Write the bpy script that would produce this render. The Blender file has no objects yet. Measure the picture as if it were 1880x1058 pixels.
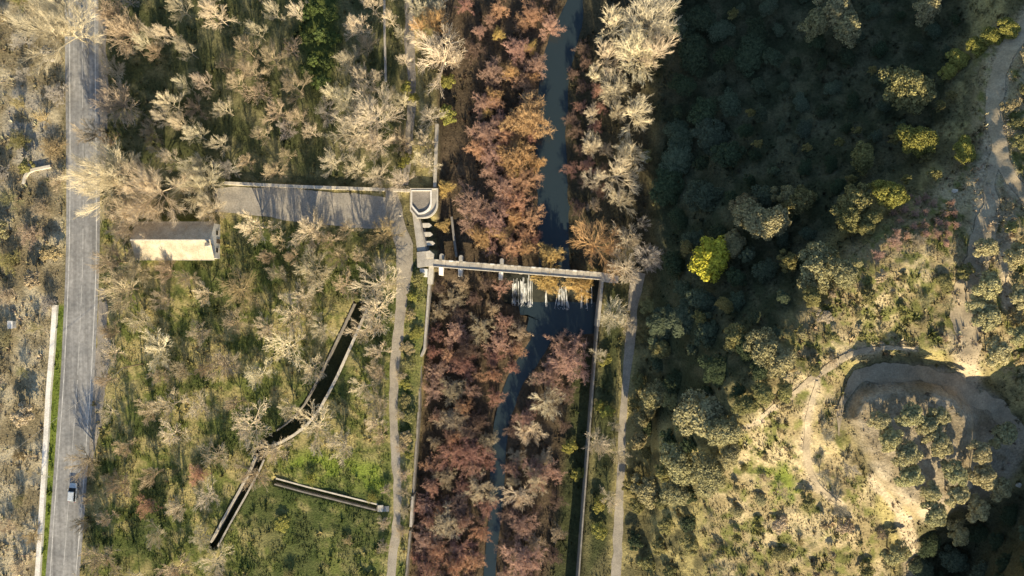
import bpy, bmesh, math, random
import numpy as np
from mathutils import Vector, noise as mnoise

# ------------------------------------------------------------------ camera, sky, sun, exposure
sc = bpy.context.scene
COL = sc.collection
H = 163.0                 # flying height over the valley floor
PPM = 8.0                 # plan scale: map units per metre on the valley floor
SUN_EL = math.radians(20.0)
SUN_AZ = (0.10, -1.0)    # plan direction towards the sun (south is -y)

cam_d = bpy.data.cameras.new('camera')
cam_d.sensor_width = 36.0
cam_d.lens = 18.0 * H / (940.0 / PPM)
cam_d.clip_start = 1.0
cam_d.clip_end = 6000.0
cam = bpy.data.objects.new('camera', cam_d)
cam.location = (0, 0, H)
cam.rotation_euler = (0, 0, 0)
COL.objects.link(cam)
sc.camera = cam

world = bpy.data.worlds.new('World')
sc.world = world
world.use_nodes = True
wn = world.node_tree.nodes
bg = wn['Background']
sky = wn.new('ShaderNodeTexSky')
sky.sky_type = 'NISHITA'
sky.sun_disc = False
sky.sun_elevation = SUN_EL
sky.sun_rotation = math.pi - math.atan2(SUN_AZ[0], -SUN_AZ[1])
sky.air_density = 1.0
sky.dust_density = 0.6
world.node_tree.links.new(sky.outputs['Color'], bg.inputs['Color'])
bg.inputs['Strength'].default_value = 0.088

sun_d = bpy.data.lights.new('sun', 'SUN')
sun_d.energy = 5.0
sun_d.angle = math.radians(0.5)
sun_d.color = (1.0, 0.82, 0.54)
sun = bpy.data.objects.new('sun', sun_d)
_n = math.hypot(*SUN_AZ)
light_dir = Vector((-SUN_AZ[0] / _n * math.cos(SUN_EL), -SUN_AZ[1] / _n * math.cos(SUN_EL), -math.sin(SUN_EL)))
sun.rotation_euler = light_dir.to_track_quat('-Z', 'Y').to_euler()
sun.location = (20, -200, 120)
COL.objects.link(sun)

sc.view_settings.view_transform = 'Standard'
sc.view_settings.look = 'None'
sc.view_settings.exposure = 1.17
sc.view_settings.gamma = 1.0
sc.view_settings.use_curve_mapping = False
sc.cycles.max_bounces = 5
sc.cycles.diffuse_bounces = 3
sc.cycles.glossy_bounces = 2
sc.cycles.transparent_max_bounces = 4

rng = np.random.default_rng(7)
random.seed(7)

# ------------------------------------------------------------------ plan helpers
# The survey plan: u runs east, v runs south, 8 units to the metre on the valley floor.
def sstep(a, b, x):
    t = np.clip((np.asarray(x, float) - a) / (b - a), 0, 1)
    return t * t * (3 - 2 * t)

def poly_dist(u, v, pts):
    """distance to a polyline and the position along it"""
    u = np.asarray(u, float); v = np.asarray(v, float)
    best = np.full(u.shape, 1e9); par = np.zeros(u.shape)
    for i in range(len(pts) - 1):
        ax, ay = pts[i][:2]; bx, by = pts[i + 1][:2]
        dx, dy = bx - ax, by - ay
        t = np.clip(((u - ax) * dx + (v - ay) * dy) / (dx * dx + dy * dy + 1e-9), 0, 1)
        d = np.hypot(u - ax - t * dx, v - ay - t * dy)
        m = d < best
        best = np.where(m, d, best); par = np.where(m, i + t, par)
    return best, par

def inside(u, v, poly):
    u = np.asarray(u, float); v = np.asarray(v, float)
    r = np.zeros(u.shape, bool)
    n = len(poly)
    for i in range(n):
        x1, y1 = poly[i]; x2, y2 = poly[(i + 1) % n]
        c = ((y1 > v) != (y2 > v)) & (u < (x2 - x1) * (v - y1) / (y2 - y1 + 1e-12) + x1)
        r ^= c
    return r

def softpoly(u, v, poly, w=15.0):
    d, _ = poly_dist(u, v, list(poly) + [poly[0]])
    s = np.where(inside(u, v, poly), d, -d)
    return sstep(-w, w, s)

_lat = np.random.default_rng(3).random((256, 256))
def vnoise(x, y):
    x = np.asarray(x, float); y = np.asarray(y, float)
    xi = np.floor(x).astype(int); yi = np.floor(y).astype(int)
    fx = x - xi; fy = y - yi
    fx = fx * fx * (3 - 2 * fx); fy = fy * fy * (3 - 2 * fy)
    g = lambda a, b: _lat[a % 256, b % 256]
    return (g(xi, yi) * (1 - fx) + g(xi + 1, yi) * fx) * (1 - fy) + (g(xi, yi + 1) * (1 - fx) + g(xi + 1, yi + 1) * fx) * fy

def fbm(u, v, s, o=4):
    r = 0; a = 0.5; t = 0
    for k in range(o):
        r = r + a * vnoise(u / s + 17.3 * k, v / s + 9.1 * k); t += a
        a *= 0.55; s /= 2.1
    return r / t

ROAD_C = [(149, -1400), (149, 0), (151, 150), (153, 330), (152, 480), (147, 600), (142, 700), (135, 790), (126, 920), (115, 1058), (30, 2000)]
RIVER_UP = [(1120, -200), (1075, 0), (1040, 60), (1018, 130), (1012, 250), (1013, 330), (1016, 420), (1020, 500)]
RIVER_DN = [(1020, 580), (985, 640), (945, 700), (918, 770), (912, 850), (910, 930), (903, 1000), (898, 1058), (890, 1300)]
WALL_E = [(1108, 512), (1098, 600), (1090, 700), (1080, 830), (1070, 960), (1063, 1058), (1045, 1260)]
WALL_W = [(791, 488), (788, 520), (779, 640), (768, 760), (757, 915), (753, 965), (745, 1058), (730, 1260)]
CANAL = [(662, 563), (630, 633), (596, 705), (562, 765), (522, 797), (484, 815), (474, 850), (450, 897), (421, 948), (393, 1000)]
CANAL_W = [13, 14, 15, 14, 12, 10, 8, 7.5, 7.5, 7.5]
DITCH = [(505, 884), (560, 899), (620, 914), (692, 932)]

CTRL = [(1185, -150, 1.5), (1185, 0, 1.5), (1185, 250, 1.5), (1185, 500, 1.2), (1185, 750, 1.5), (1185, 1058, 1.5), (1185, 1200, 1.5),
        (1250, 850, 11), (1250, 700, 11), (1250, 550, 10.5), (1305, 472, 14.8), (1390, 400, 17), (1250, 300, 3.8), (1250, 0, 2), (1250, 1058, 5),
        (1300, 750, 21), (1350, 690, 27), (1350, 500, 18.5), (1350, 300, 10), (1350, 0, 2), (1320, 950, 14), (1320, 1058, 11), (1330, 1200, 9),
        (1450, 630, 30), (1450, 450, 20), (1450, 250, 12), (1450, 0, 4), (1450, 800, 25), (1450, 1058, 15), (1450, 1200, 12),
        (1550, 510, 31.5), (1550, 350, 20.8), (1550, 180, 13.5), (1550, 0, 7), (1600, 610, 27.8), (1550, 1058, 17), (1530, 820, 23), (1560, 940, 20.5),
        (1650, 430, 31.5), (1650, 300, 22), (1650, 120, 14.5), (1650, -100, 6), (1690, 625, 28.5), (1690, 780, 27), (1690, 900, 26.5), (1640, 1000, 18),
        (1760, 380, 29.5), (1760, 240, 23.5), (1760, 60, 16), (1760, 550, 29.5), (1770, 650, 29.5), (1830, 800, 21), (1820, 905, 20), (1880, 890, 20.5),
        (1825, 220, 27), (1840, 100, 25), (1870, 0, 23), (1850, -120, 22), (1840, 350, 30), (1850, 550, 31), (1840, 660, 28), (1870, 720, 24), (1880, 830, 21),
        (1790, 1000, 15), (1880, 975, 24), (1720, 1058, 14), (1770, 1080, 16), (1885, 1060, 33), (1770, 1190, 24), (1900, 1180, 38), (1690, 1200, 20),
        (2000, 200, 30), (2000, 600, 33), (1960, 830, 24), (1970, 950, 32), (2030, 1200, 42), (2030, -150, 26)]
_cp = np.array(CTRL, float)
def _tps(r2): return r2 * np.log(r2 + 1e-9) * 0.5
def _fit():
    P = _cp[:, :2] / 100.0; n = len(P)
    d2 = ((P[:, None] - P[None]) ** 2).sum(-1)
    A = np.zeros((n + 3, n + 3)); A[:n, :n] = _tps(d2) + 0.02 * np.eye(n)
    A[:n, n] = 1; A[:n, n + 1:] = P; A[n, :n] = 1; A[n + 1:, :n] = P.T
    return P, np.linalg.solve(A, np.r_[_cp[:, 2], 0, 0, 0])
_P, _w = _fit()

def hill(u, v):
    q = np.stack([np.clip(u, 1150, 2030), np.clip(v, -150, 1200)], -1) / 100.0
    out = np.full(q.shape[:-1], _w[len(_P)]) + q @ _w[len(_P) + 1:]
    for k in range(len(_P)):
        out = out + _w[k] * _tps((q[..., 0] - _P[k, 0]) ** 2 + (q[..., 1] - _P[k, 1]) ** 2)
    return out

CUT = [(1540, 800), (1546, 730), (1580, 692), (1650, 680), (1725, 688), (1800, 728), (1860, 785), (1960, 840)]
def height(u, v):
    u = np.asarray(u, float); v = np.asarray(v, float)
    z = 0.5 * (fbm(u, v, 120) - 0.5) + 0.25 * (fbm(u + 50, v, 25, 3) - 0.5)
    # river bed
    eastw = np.interp(v, [p[1] for p in WALL_E], [p[0] for p in WALL_E])
    westw = np.interp(v, [p[1] for p in WALL_W], [p[0] for p in WALL_W])
    dn = sstep(westw - 1, westw + 3, u) * (1 - sstep(eastw - 3, eastw + 1, u))
    up = sstep(804, 812, u) * (1 - sstep(1050, 1120, u))
    bed_dn = -4.4 + 0.5 * (fbm(u, v, 40) - 0.5)
    bed_up = -2.1 + 0.6 * (fbm(u, v, 40) - 0.5)
    d1, _ = poly_dist(u, v, RIVER_UP); d2, _ = poly_dist(u, v, RIVER_DN)
    bed_up = bed_up - 0.9 * (1 - sstep(14, 34, d1))
    bed_dn = bed_dn - 0.8 * (1 - sstep(8, 24, d2))
    pool = softpoly(u, v, [(930, 548), (1100, 548), (1094, 612), (985, 620), (960, 600)], 6)
    bed_dn = bed_dn - 0.8 * pool
    k = sstep(498, 556, v)      # the weir's slope
    z = z * (1 - np.where(v > 498, dn, up)) + np.where(v > 498, dn * (bed_up * (1 - k) + bed_dn * k), up * bed_up)
    z = z - 1.3 * softpoly(u, v, [(928, 504), (1104, 506), (1101, 556), (928, 556)], 5)
    # sluice basin beside the platform
    z = z - 2.2 * softpoly(u, v, [(778, 404), (806, 404), (812, 462), (796, 458), (784, 455)], 3) * (u < 806)
    # canals
    d, p = poly_dist(u, v, CANAL)
    cw = np.interp(p, range(len(CANAL)), CANAL_W)
    z = z - 2.2 * (1 - sstep(cw - 3, cw + 1, d))
    d, p = poly_dist(u, v, DITCH)
    z = z - 1.1 * (1 - sstep(3.5, 7, d))
    # hillside
    hz = hill(u, v) + 1.6 * (fbm(u, v, 90) - 0.5) + 0.9 * (fbm(u, v, 22, 3) - 0.5)
    # the switchback runs in a cutting round a raised terrace
    dc, pc = poly_dist(u, v, CUT)
    cz = np.interp(pc, [0, 3, 5, 6, 7], [25.4, 24.7, 23.4, 21.5, 20.5]) + 0.4 * (fbm(u, v, 40) - 0.5)
    cm = 1 - sstep(14, 44, dc)
    hz = hz * (1 - cm) + cz * cm
    tz = 28.4 + 0.5 * (fbm(u, v, 40) - 0.5) - 0.012 * np.clip(v - 820, 0, 200)
    tm = softpoly(u, v, [(1560, 768), (1578, 728), (1630, 714), (1700, 714), (1750, 726), (1783, 760), (1790, 830), (1780, 890), (1730, 945), (1670, 930), (1605, 870)], 15)
    hz = hz * (1 - tm) + tz * tm
    m = sstep(1178, 1215, u)
    z = z * (1 - m) + hz * m
    # road bench
    d, _ = poly_dist(u, v, ROAD_C)
    rm = 1 - sstep(34, 60, d)
    z = z * (1 - rm) + 0.15 * rm
    return z

def W(u, v, z):
    s = (H - z) / H / PPM
    return Vector(((u - 940.0) * s, (529.0 - v) * s, z))

def G(u, v, dz=0.0):
    return W(u, v, float(height(u, v)) + dz)

def plan(x, y, z):
    s = (H - z) / H / PPM
    return x / s + 940.0, 529.0 - y / s

# ------------------------------------------------------------------ materials
MATS = {}
def new_mat(name):
    m = bpy.data.materials.new(name); m.use_nodes = True
    nt = m.node_tree; b = nt.nodes['Principled BSDF']
    b.inputs['Roughness'].default_value = 0.9
    b.inputs['Specular IOR Level'].default_value = 0.2
    MATS[name] = m
    return m, nt, b

def noise_node(nt, scale, detail=5, rough=0.6, coord='Object'):
    tc = nt.nodes.new('ShaderNodeTexCoord')
    n = nt.nodes.new('ShaderNodeTexNoise')
    n.inputs['Scale'].default_value = scale; n.inputs['Detail'].default_value = detail; n.inputs['Roughness'].default_value = rough
    nt.links.new(tc.outputs[coord], n.inputs['Vector'])
    return n

def ramp(nt, src, stops):
    r = nt.nodes.new('ShaderNodeValToRGB')
    while len(r.color_ramp.elements) < len(stops): r.color_ramp.elements.new(0.5)
    for e, (p, c) in zip(r.color_ramp.elements, stops):
        e.position = p; e.color = (*c, 1)
    nt.links.new(src, r.inputs['Fac'])
    return r

def mult(nt, a, b, f=1.0):
    m = nt.nodes.new('ShaderNodeMix'); m.data_type = 'RGBA'; m.blend_type = 'MULTIPLY'
    m.inputs['Factor'].default_value = f
    nt.links.new(a, m.inputs[6]); nt.links.new(b, m.inputs[7])
    return m.outputs[2]

def bump(nt, b, src, strength, dist):
    n = nt.nodes.new('ShaderNodeBump'); n.inputs['Strength'].default_value = strength; n.inputs['Distance'].default_value = dist
    nt.links.new(src, n.inputs['Height']); nt.links.new(n.outputs['Normal'], b.inputs['Normal'])

def mottled(name, c1, c2, scale=0.8, rough=0.9, bstr=0.3, bdist=0.05, c3=None):
    m, nt, b = new_mat(name)
    n = noise_node(nt, scale)
    n2 = noise_node(nt, scale * 9)
    r = ramp(nt, n.outputs['Fac'], [(0.33, c1), (0.66, c2)] if c3 is None else [(0.3, c1), (0.5, c3), (0.7, c2)])
    g = ramp(nt, n2.outputs['Fac'], [(0.3, (0.72,) * 3), (0.7, (1.18,) * 3)])
    nt.links.new(mult(nt, r.outputs['Color'], g.outputs['Color']), b.inputs['Base Color'])
    b.inputs['Roughness'].default_value = rough
    bump(nt, b, n2.outputs['Fac'], bstr, bdist)
    return m

def attr_mat(name, fine=6.0, var=(0.6, 1.35), bstr=0.6, bdist=0.15):
    m, nt, b = new_mat(name)
    a = nt.nodes.new('ShaderNodeAttribute'); a.attribute_name = 'col'
    n = noise_node(nt, fine, 6, 0.7)
    g = ramp(nt, n.outputs['Fac'], [(0.28, (var[0],) * 3), (0.72, (var[1],) * 3)])
    nt.links.new(mult(nt, a.outputs['Color'], g.outputs['Color']), b.inputs['Base Color'])
    if bstr: bump(nt, b, n.outputs['Fac'], bstr, bdist)
    b.inputs['Specular IOR Level'].default_value = 0.05
    return m

def tint_mat(name, scale, lo, hi, transl=0.0):
    """plants: the species' own colour comes from the object's colour"""
    m, nt, b = new_mat(name)
    oi = nt.nodes.new('ShaderNodeObjectInfo')
    n = noise_node(nt, scale, 3)
    g = ramp(nt, n.outputs['Fac'], [(0.3, (lo,) * 3), (0.7, (hi,) * 3)])
    c = mult(nt, oi.outputs['Color'], g.outputs['Color'])
    nt.links.new(c, b.inputs['Base Color'])
    b.inputs['Specular IOR Level'].default_value = 0.1
    if transl:
        t = nt.nodes.new('ShaderNodeBsdfTranslucent'); nt.links.new(c, t.inputs['Color'])
        mx = nt.nodes.new('ShaderNodeMixShader'); mx.inputs['Fac'].default_value = transl
        out = nt.nodes['Material Output']
        nt.links.new(b.outputs['BSDF'], mx.inputs[1]); nt.links.new(t.outputs['BSDF'], mx.inputs[2])
        nt.links.new(mx.outputs['Shader'], out.inputs['Surface'])
    return m

M_GROUND = attr_mat('ground_soil', 2.2, (0.5, 1.5), 0.9, 0.25)
M_TUFT = attr_mat('grass_blades', 2.0, (0.75, 1.25), 0)
M_BARK = tint_mat('bark', 5.0, 0.75, 1.2)
M_TWIG = tint_mat('twigs', 1.2, 0.78, 1.22)
M_LEAF = tint_mat('leaves', 7.0, 0.5, 1.5, 0.2)
M_ASPH = mottled('asphalt', (0.20, 0.203, 0.203), (0.30, 0.297, 0.288), 0.16, 0.85, 0.15, 0.01)
_nt = M_ASPH.node_tree; _b = _nt.nodes['Principled BSDF']
_st = noise_node(_nt, 1.0, 4); _mp = _nt.nodes.new('ShaderNodeMapping'); _mp.inputs['Scale'].default_value = (1.1, 0.035, 1.0)
_nt.links.new(_st.inputs['Vector'].links[0].from_socket, _mp.inputs['Vector']); _nt.links.new(_mp.outputs['Vector'], _st.inputs['Vector'])
_r = ramp(_nt, _st.outputs['Fac'], [(0.3, (0.72,) * 3), (0.68, (1.2,) * 3)])
_nt.links.new(mult(_nt, _b.inputs['Base Color'].links[0].from_socket, _r.outputs['Color']), _b.inputs['Base Color'])
M_PAINT = mottled('road_paint', (0.33, 0.33, 0.32), (0.6, 0.6, 0.58), 0.6, 0.7, 0.05, 0.005)
M_SHOULD = mottled('gravel_shoulder', (0.19, 0.175, 0.15), (0.3, 0.27, 0.23), 0.5)
M_DRIVE = mottled('driveway_gravel', (0.26, 0.245, 0.215), (0.37, 0.34, 0.29), 0.3, 0.95, 0.3, 0.03)
M_PATH = mottled('path_gravel', (0.25, 0.225, 0.185), (0.36, 0.325, 0.265), 0.5, 0.95, 0.4, 0.04)
M_DIRT = mottled('dirt_track', (0.28, 0.235, 0.165), (0.42, 0.355, 0.25), 0.35, 0.95, 0.5, 0.06)
M_CONC = mottled('old_concrete', (0.30, 0.28, 0.245), (0.46, 0.43, 0.375), 0.7, 0.9, 0.3, 0.03)
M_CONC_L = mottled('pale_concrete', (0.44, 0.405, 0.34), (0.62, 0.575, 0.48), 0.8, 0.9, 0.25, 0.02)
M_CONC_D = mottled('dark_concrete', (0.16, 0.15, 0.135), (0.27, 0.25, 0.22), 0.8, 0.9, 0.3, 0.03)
M_WALLW = mottled('white_wash', (0.62, 0.60, 0.55), (0.78, 0.76, 0.71), 0.5, 0.9, 0.1, 0.01)
M_ROOF = mottled('roof_sheet', (0.35, 0.30, 0.215), (0.54, 0.475, 0.355), 0.5, 0.85, 0.2, 0.02)
M_FOAM = mottled('white_water_foam', (0.55, 0.59, 0.62), (0.9, 0.92, 0.92), 2.4, 0.6, 1.0, 0.25)
M_WET_SHADE = mottled('wet_concrete_shade', (0.012, 0.014, 0.012), (0.03, 0.032, 0.024), 1.2, 0.9, 0.6, 0.08)  # wet concrete, colour lowered further to carry the shade over the weir
M_GLASS = mottled('car_glass', (0.012, 0.016, 0.02), (0.02, 0.025, 0.03), 1.0, 0.08, 0, 0.01)
M_TYRE = mottled('rubber', (0.02, 0.02, 0.02), (0.035, 0.035, 0.035), 4)
M_RIM = mottled('rim_metal', (0.4, 0.4, 0.41), (0.5, 0.5, 0.5), 4, 0.35)
M_LAMP = mottled('lamp_glass', (0.6, 0.6, 0.6), (0.7, 0.7, 0.7), 4, 0.15)
M_RED = mottled('red_lens', (0.3, 0.02, 0.02), (0.4, 0.03, 0.03), 4, 0.2)
M_CAR = mottled('silver_paint', (0.55, 0.60, 0.64), (0.6, 0.64, 0.67), 0.5, 0.28, 0, 0.001)
M_CAR.node_tree.nodes['Principled BSDF'].inputs['Metallic'].default_value = 0.25
M_STONE = mottled('pale_stone', (0.42, 0.39, 0.33), (0.62, 0.58, 0.5), 1.5, 0.9, 0.5, 0.05)
M_WIRE = mottled('cable', (0.22, 0.22, 0.22), (0.3, 0.3, 0.3), 2)
M_WOOD = mottled('pole_wood', (0.14, 0.10, 0.07), (0.22, 0.17, 0.12), 2)
mw, ntw, bw = new_mat('river_water')
bw.inputs['Base Color'].default_value = (0.022, 0.035, 0.042, 1); bw.inputs['Roughness'].default_value = 0.12
bw.inputs['Specular IOR Level'].default_value = 0.5
_nn = noise_node(ntw, 1.3, 4); bump(ntw, bw, _nn.outputs['Fac'], 0.25, 0.08)
M_WATER = mw

# ------------------------------------------------------------------ object helpers
def link(name, me, mat, parent=None):
    o = bpy.data.objects.new(name, me)
    if mat and not me.materials: me.materials.append(mat)
    COL.objects.link(o)
    if parent: o.parent = parent
    return o

def mesh(name, V, F, smooth=False):
    me = bpy.data.meshes.new(name)
    me.from_pydata([tuple(p) for p in V], [], F)
    if smooth:
        me.polygons.foreach_set('use_smooth', [True] * len(me.polygons))
    me.update()
    return me

def np_mesh(name, V, tris, cols=None, smooth=False):
    me = bpy.data.meshes.new(name)
    n, m = len(V), len(tris); k = tris.shape[1]
    me.vertices.add(n); me.vertices.foreach_set('co', np.asarray(V, np.float32).ravel())
    me.loops.add(m * k); me.loops.foreach_set('vertex_index', np.asarray(tris, np.int32).ravel())
    me.polygons.add(m); me.polygons.foreach_set('loop_start', np.arange(0, m * k, k, dtype=np.int32))
    if smooth: me.polygons.foreach_set('use_smooth', np.ones(m, bool))
    if cols is not None:
        a = me.color_attributes.new('col', 'FLOAT_COLOR', 'POINT')
        a.data.foreach_set('color', np.c_[cols, np.ones(n)].astype(np.float32).ravel())
    me.update(calc_edges=True)
    return me

def thing(name, label, cat, loc=(0, 0, 0), group=None, rotz=0.0):
    o = bpy.data.objects.new(name, None); o.empty_display_size = 0.5
    COL.objects.link(o); o.location = loc; o.rotation_euler = (0, 0, rotz)
    o['label'] = label; o['category'] = cat
    if group: o['group'] = group
    return o

def tag(o, label, cat, group=None):
    o['label'] = label; o['category'] = cat
    if group: o['group'] = group
    return o

def struct(o, label=None, kind='structure'):
    o['kind'] = kind
    if label: o['label'] = label
    return o

def prism(poly, z0, z1):
    """closed prism over a world-space plan polygon (counter-clockwise list of x, y)"""
    a = sum(poly[i][0] * poly[(i + 1) % len(poly)][1] - poly[(i + 1) % len(poly)][0] * poly[i][1] for i in range(len(poly)))
    if a < 0: poly = poly[::-1]
    n = len(poly)
    V = [(x, y, z0) for x, y in poly] + [(x, y, z1) for x, y in poly]
    F = [tuple(range(n, 2 * n)), tuple(range(n - 1, -1, -1))] + [(i, (i + 1) % n, (i + 1) % n + n, i + n) for i in range(n)]
    return V, F

def join(parts):
    V, F = [], []
    for v, f in parts:
        o = len(V); V += list(v); F += [tuple(i + o for i in q) for q in f]
    return V, F

def box(x0, x1, y0, y1, z0, z1):
    return prism([(x0, y0), (x1, y0), (x1, y1), (x0, y1)], z0, z1)

def bevel(o, w=0.05, seg=2):
    m = o.modifiers.new('bevel', 'BEVEL'); m.width = w; m.segments = seg; m.limit_method = 'ANGLE'
    return o

def wxy(u, v, z):
    p = W(u, v, z); return (p.x, p.y)

def offset_line(pts, d):
    out = []
    for i, p in enumerate(pts):
        a = Vector(pts[max(i - 1, 0)][:2]); b = Vector(pts[min(i + 1, len(pts) - 1)][:2])
        t = (b - a).normalized(); n = Vector((t.y, -t.x))
        out.append((p[0] + n.x * d, p[1] + n.y * d))
    return out

def resample(pts, step):
    out = []
    for i in range(len(pts) - 1):
        a = np.array(pts[i][:2], float); b = np.array(pts[i + 1][:2], float)
        n = max(1, int(np.hypot(*(b - a)) / step))
        for k in range(n): out.append(tuple(a + (b - a) * k / n))
    out.append(tuple(pts[-1][:2]))
    return out

def smooth_line(pts, it=2):
    for _ in range(it):
        q = [pts[0]]
        for i in range(len(pts) - 1):
            a, b = pts[i], pts[i + 1]
            q.append(tuple(0.75 * a[k] + 0.25 * b[k] for k in range(len(a))))
            q.append(tuple(0.25 * a[k] + 0.75 * b[k] for k in range(len(a))))
        q.append(pts[-1]); pts = q
    return pts

def wall_mesh(name, pts, w, top, bottom, step=12, rough=0.0):
    """masonry wall along a plan line; w in plan units, top and bottom in metres (top may follow the ground with a callable)"""
    pts = resample(pts, step)
    L = offset_line(pts, -w / 2); R = offset_line(pts, w / 2)
    V, F = [], []
    for i, (l, r) in enumerate(zip(L, R)):
        zt = top(*pts[i]) if callable(top) else top
        zt += rough * (vnoise(i * 0.7, 3.3) - 0.5)
        zb = bottom if not callable(bottom) else bottom(*pts[i])
        a, b = W(l[0], l[1], zt), W(r[0], r[1], zt)
        V += [(a.x, a.y, zt), (b.x, b.y, zt), (b.x, b.y, zb), (a.x, a.y, zb)]
    for i in range(len(pts) - 1):
        o = 4 * i
        F += [(o, o + 1, o + 5, o + 4), (o + 1, o + 2, o + 6, o + 5), (o + 2, o + 3, o + 7, o + 6), (o + 3, o, o + 4, o + 7)]
    n = 4 * (len(pts) - 1)
    F += [(0, 3, 2, 1), (n, n + 1, n + 2, n + 3)]
    return mesh(name, V, F)

def ribbon(name, pts, widths, dz, nw=6, ragged=0.0, step=5):
    """a strip laid on the ground; widths in plan units at each point"""
    P = [(p[0], p[1], w) for p, w in zip(pts, widths)]
    P = smooth_line(P, 2)
    Q = []
    for i in range(len(P) - 1):
        n = max(1, int(math.hypot(P[i + 1][0] - P[i][0], P[i + 1][1] - P[i][1]) / step))
        for k in range(n): Q.append(tuple(P[i][j] + (P[i + 1][j] - P[i][j]) * k / n for j in range(3)))
    Q.append(P[-1])
    V, F = [], []
    uu, vv = [], []
    for i, q in enumerate(Q):
        a = Vector(Q[max(i - 2, 0)][:2]); b = Vector(Q[min(i + 2, len(Q) - 1)][:2])
        t = (b - a).normalized(); n = Vector((t.y, -t.x))
        wl = q[2] * (0.5 + ragged * (fbm(i * 1.0, 5.0, 6, 3) - 0.5)); wr = q[2] * (0.5 + ragged * (fbm(i * 1.0, 95.0, 6, 3) - 0.5))
        for k in range(nw + 1):
            s = -wl + (wl + wr) * k / nw
            uu.append(q[0] + n.x * s); vv.append(q[1] + n.y * s)
    z = height(np.array(uu), np.array(vv)) + dz
    for a, b, c in zip(uu, vv, z): V.append(W(a, b, float(c)))
    for i in range(len(Q) - 1):
        for k in range(nw):
            o = i * (nw + 1) + k
            F.append((o, o + nw + 1, o + nw + 2, o + 1))
    me = mesh(name, V, F, True)
    if len(F) and me.polygons[0].normal.z < 0: me.flip_normals()
    return me

# ------------------------------------------------------------------ ground
def ground_axis(a, b, step, far):
    mid = np.arange(a, b + 0.1, step)
    lo = a - np.cumsum(step * 1.35 ** np.arange(1, 24)); lo = lo[lo > a - far][::-1]
    hi = b + np.cumsum(step * 1.35 ** np.arange(1, 24)); hi = hi[hi < b + far]
    return np.r_[lo, mid, hi]

Z_FOREST = [(185, -60), (745, -60), (745, 335), (400, 335), (190, 300)]
Z_MEADOW = [(185, 400), (420, 395), (690, 430), (760, 480), (790, 500), (775, 650), (755, 900), (745, 1120), (150, 1120), (185, 800)]
Z_WEST = [(-400, -200), (120, -200), (118, 560), (95, 700), (70, 1150), (-400, 1150)]
Z_BED = [(806, -200), (1110, -200), (1060, 100), (1045, 480), (1105, 510), (1088, 720), (1062, 1200), (735, 1200), (760, 900), (780, 640), (800, 480)]
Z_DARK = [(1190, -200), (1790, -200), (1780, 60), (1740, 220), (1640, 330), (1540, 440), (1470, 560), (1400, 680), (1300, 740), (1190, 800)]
Z_SLOPE = [(1300, 1150), (1290, 900), (1400, 740), (1460, 600), (1560, 460), (1700, 360), (1780, 250), (1800, 60), (2100, -50), (2100, 880), (1880, 700), (1700, 640), (1560, 660), (1540, 760), (1600, 900), (1650, 1150)]
Z_TERR = [(1550, 760), (1570, 705), (1640, 670), (1740, 675), (1830, 730), (1890, 810), (1850, 900), (1780, 930), (1690, 960), (1620, 900)]
Z_CORNER = [(1650, 1000), (1720, 960), (1880, 890), (2100, 880), (2100, 1250), (1660, 1250)]

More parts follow.
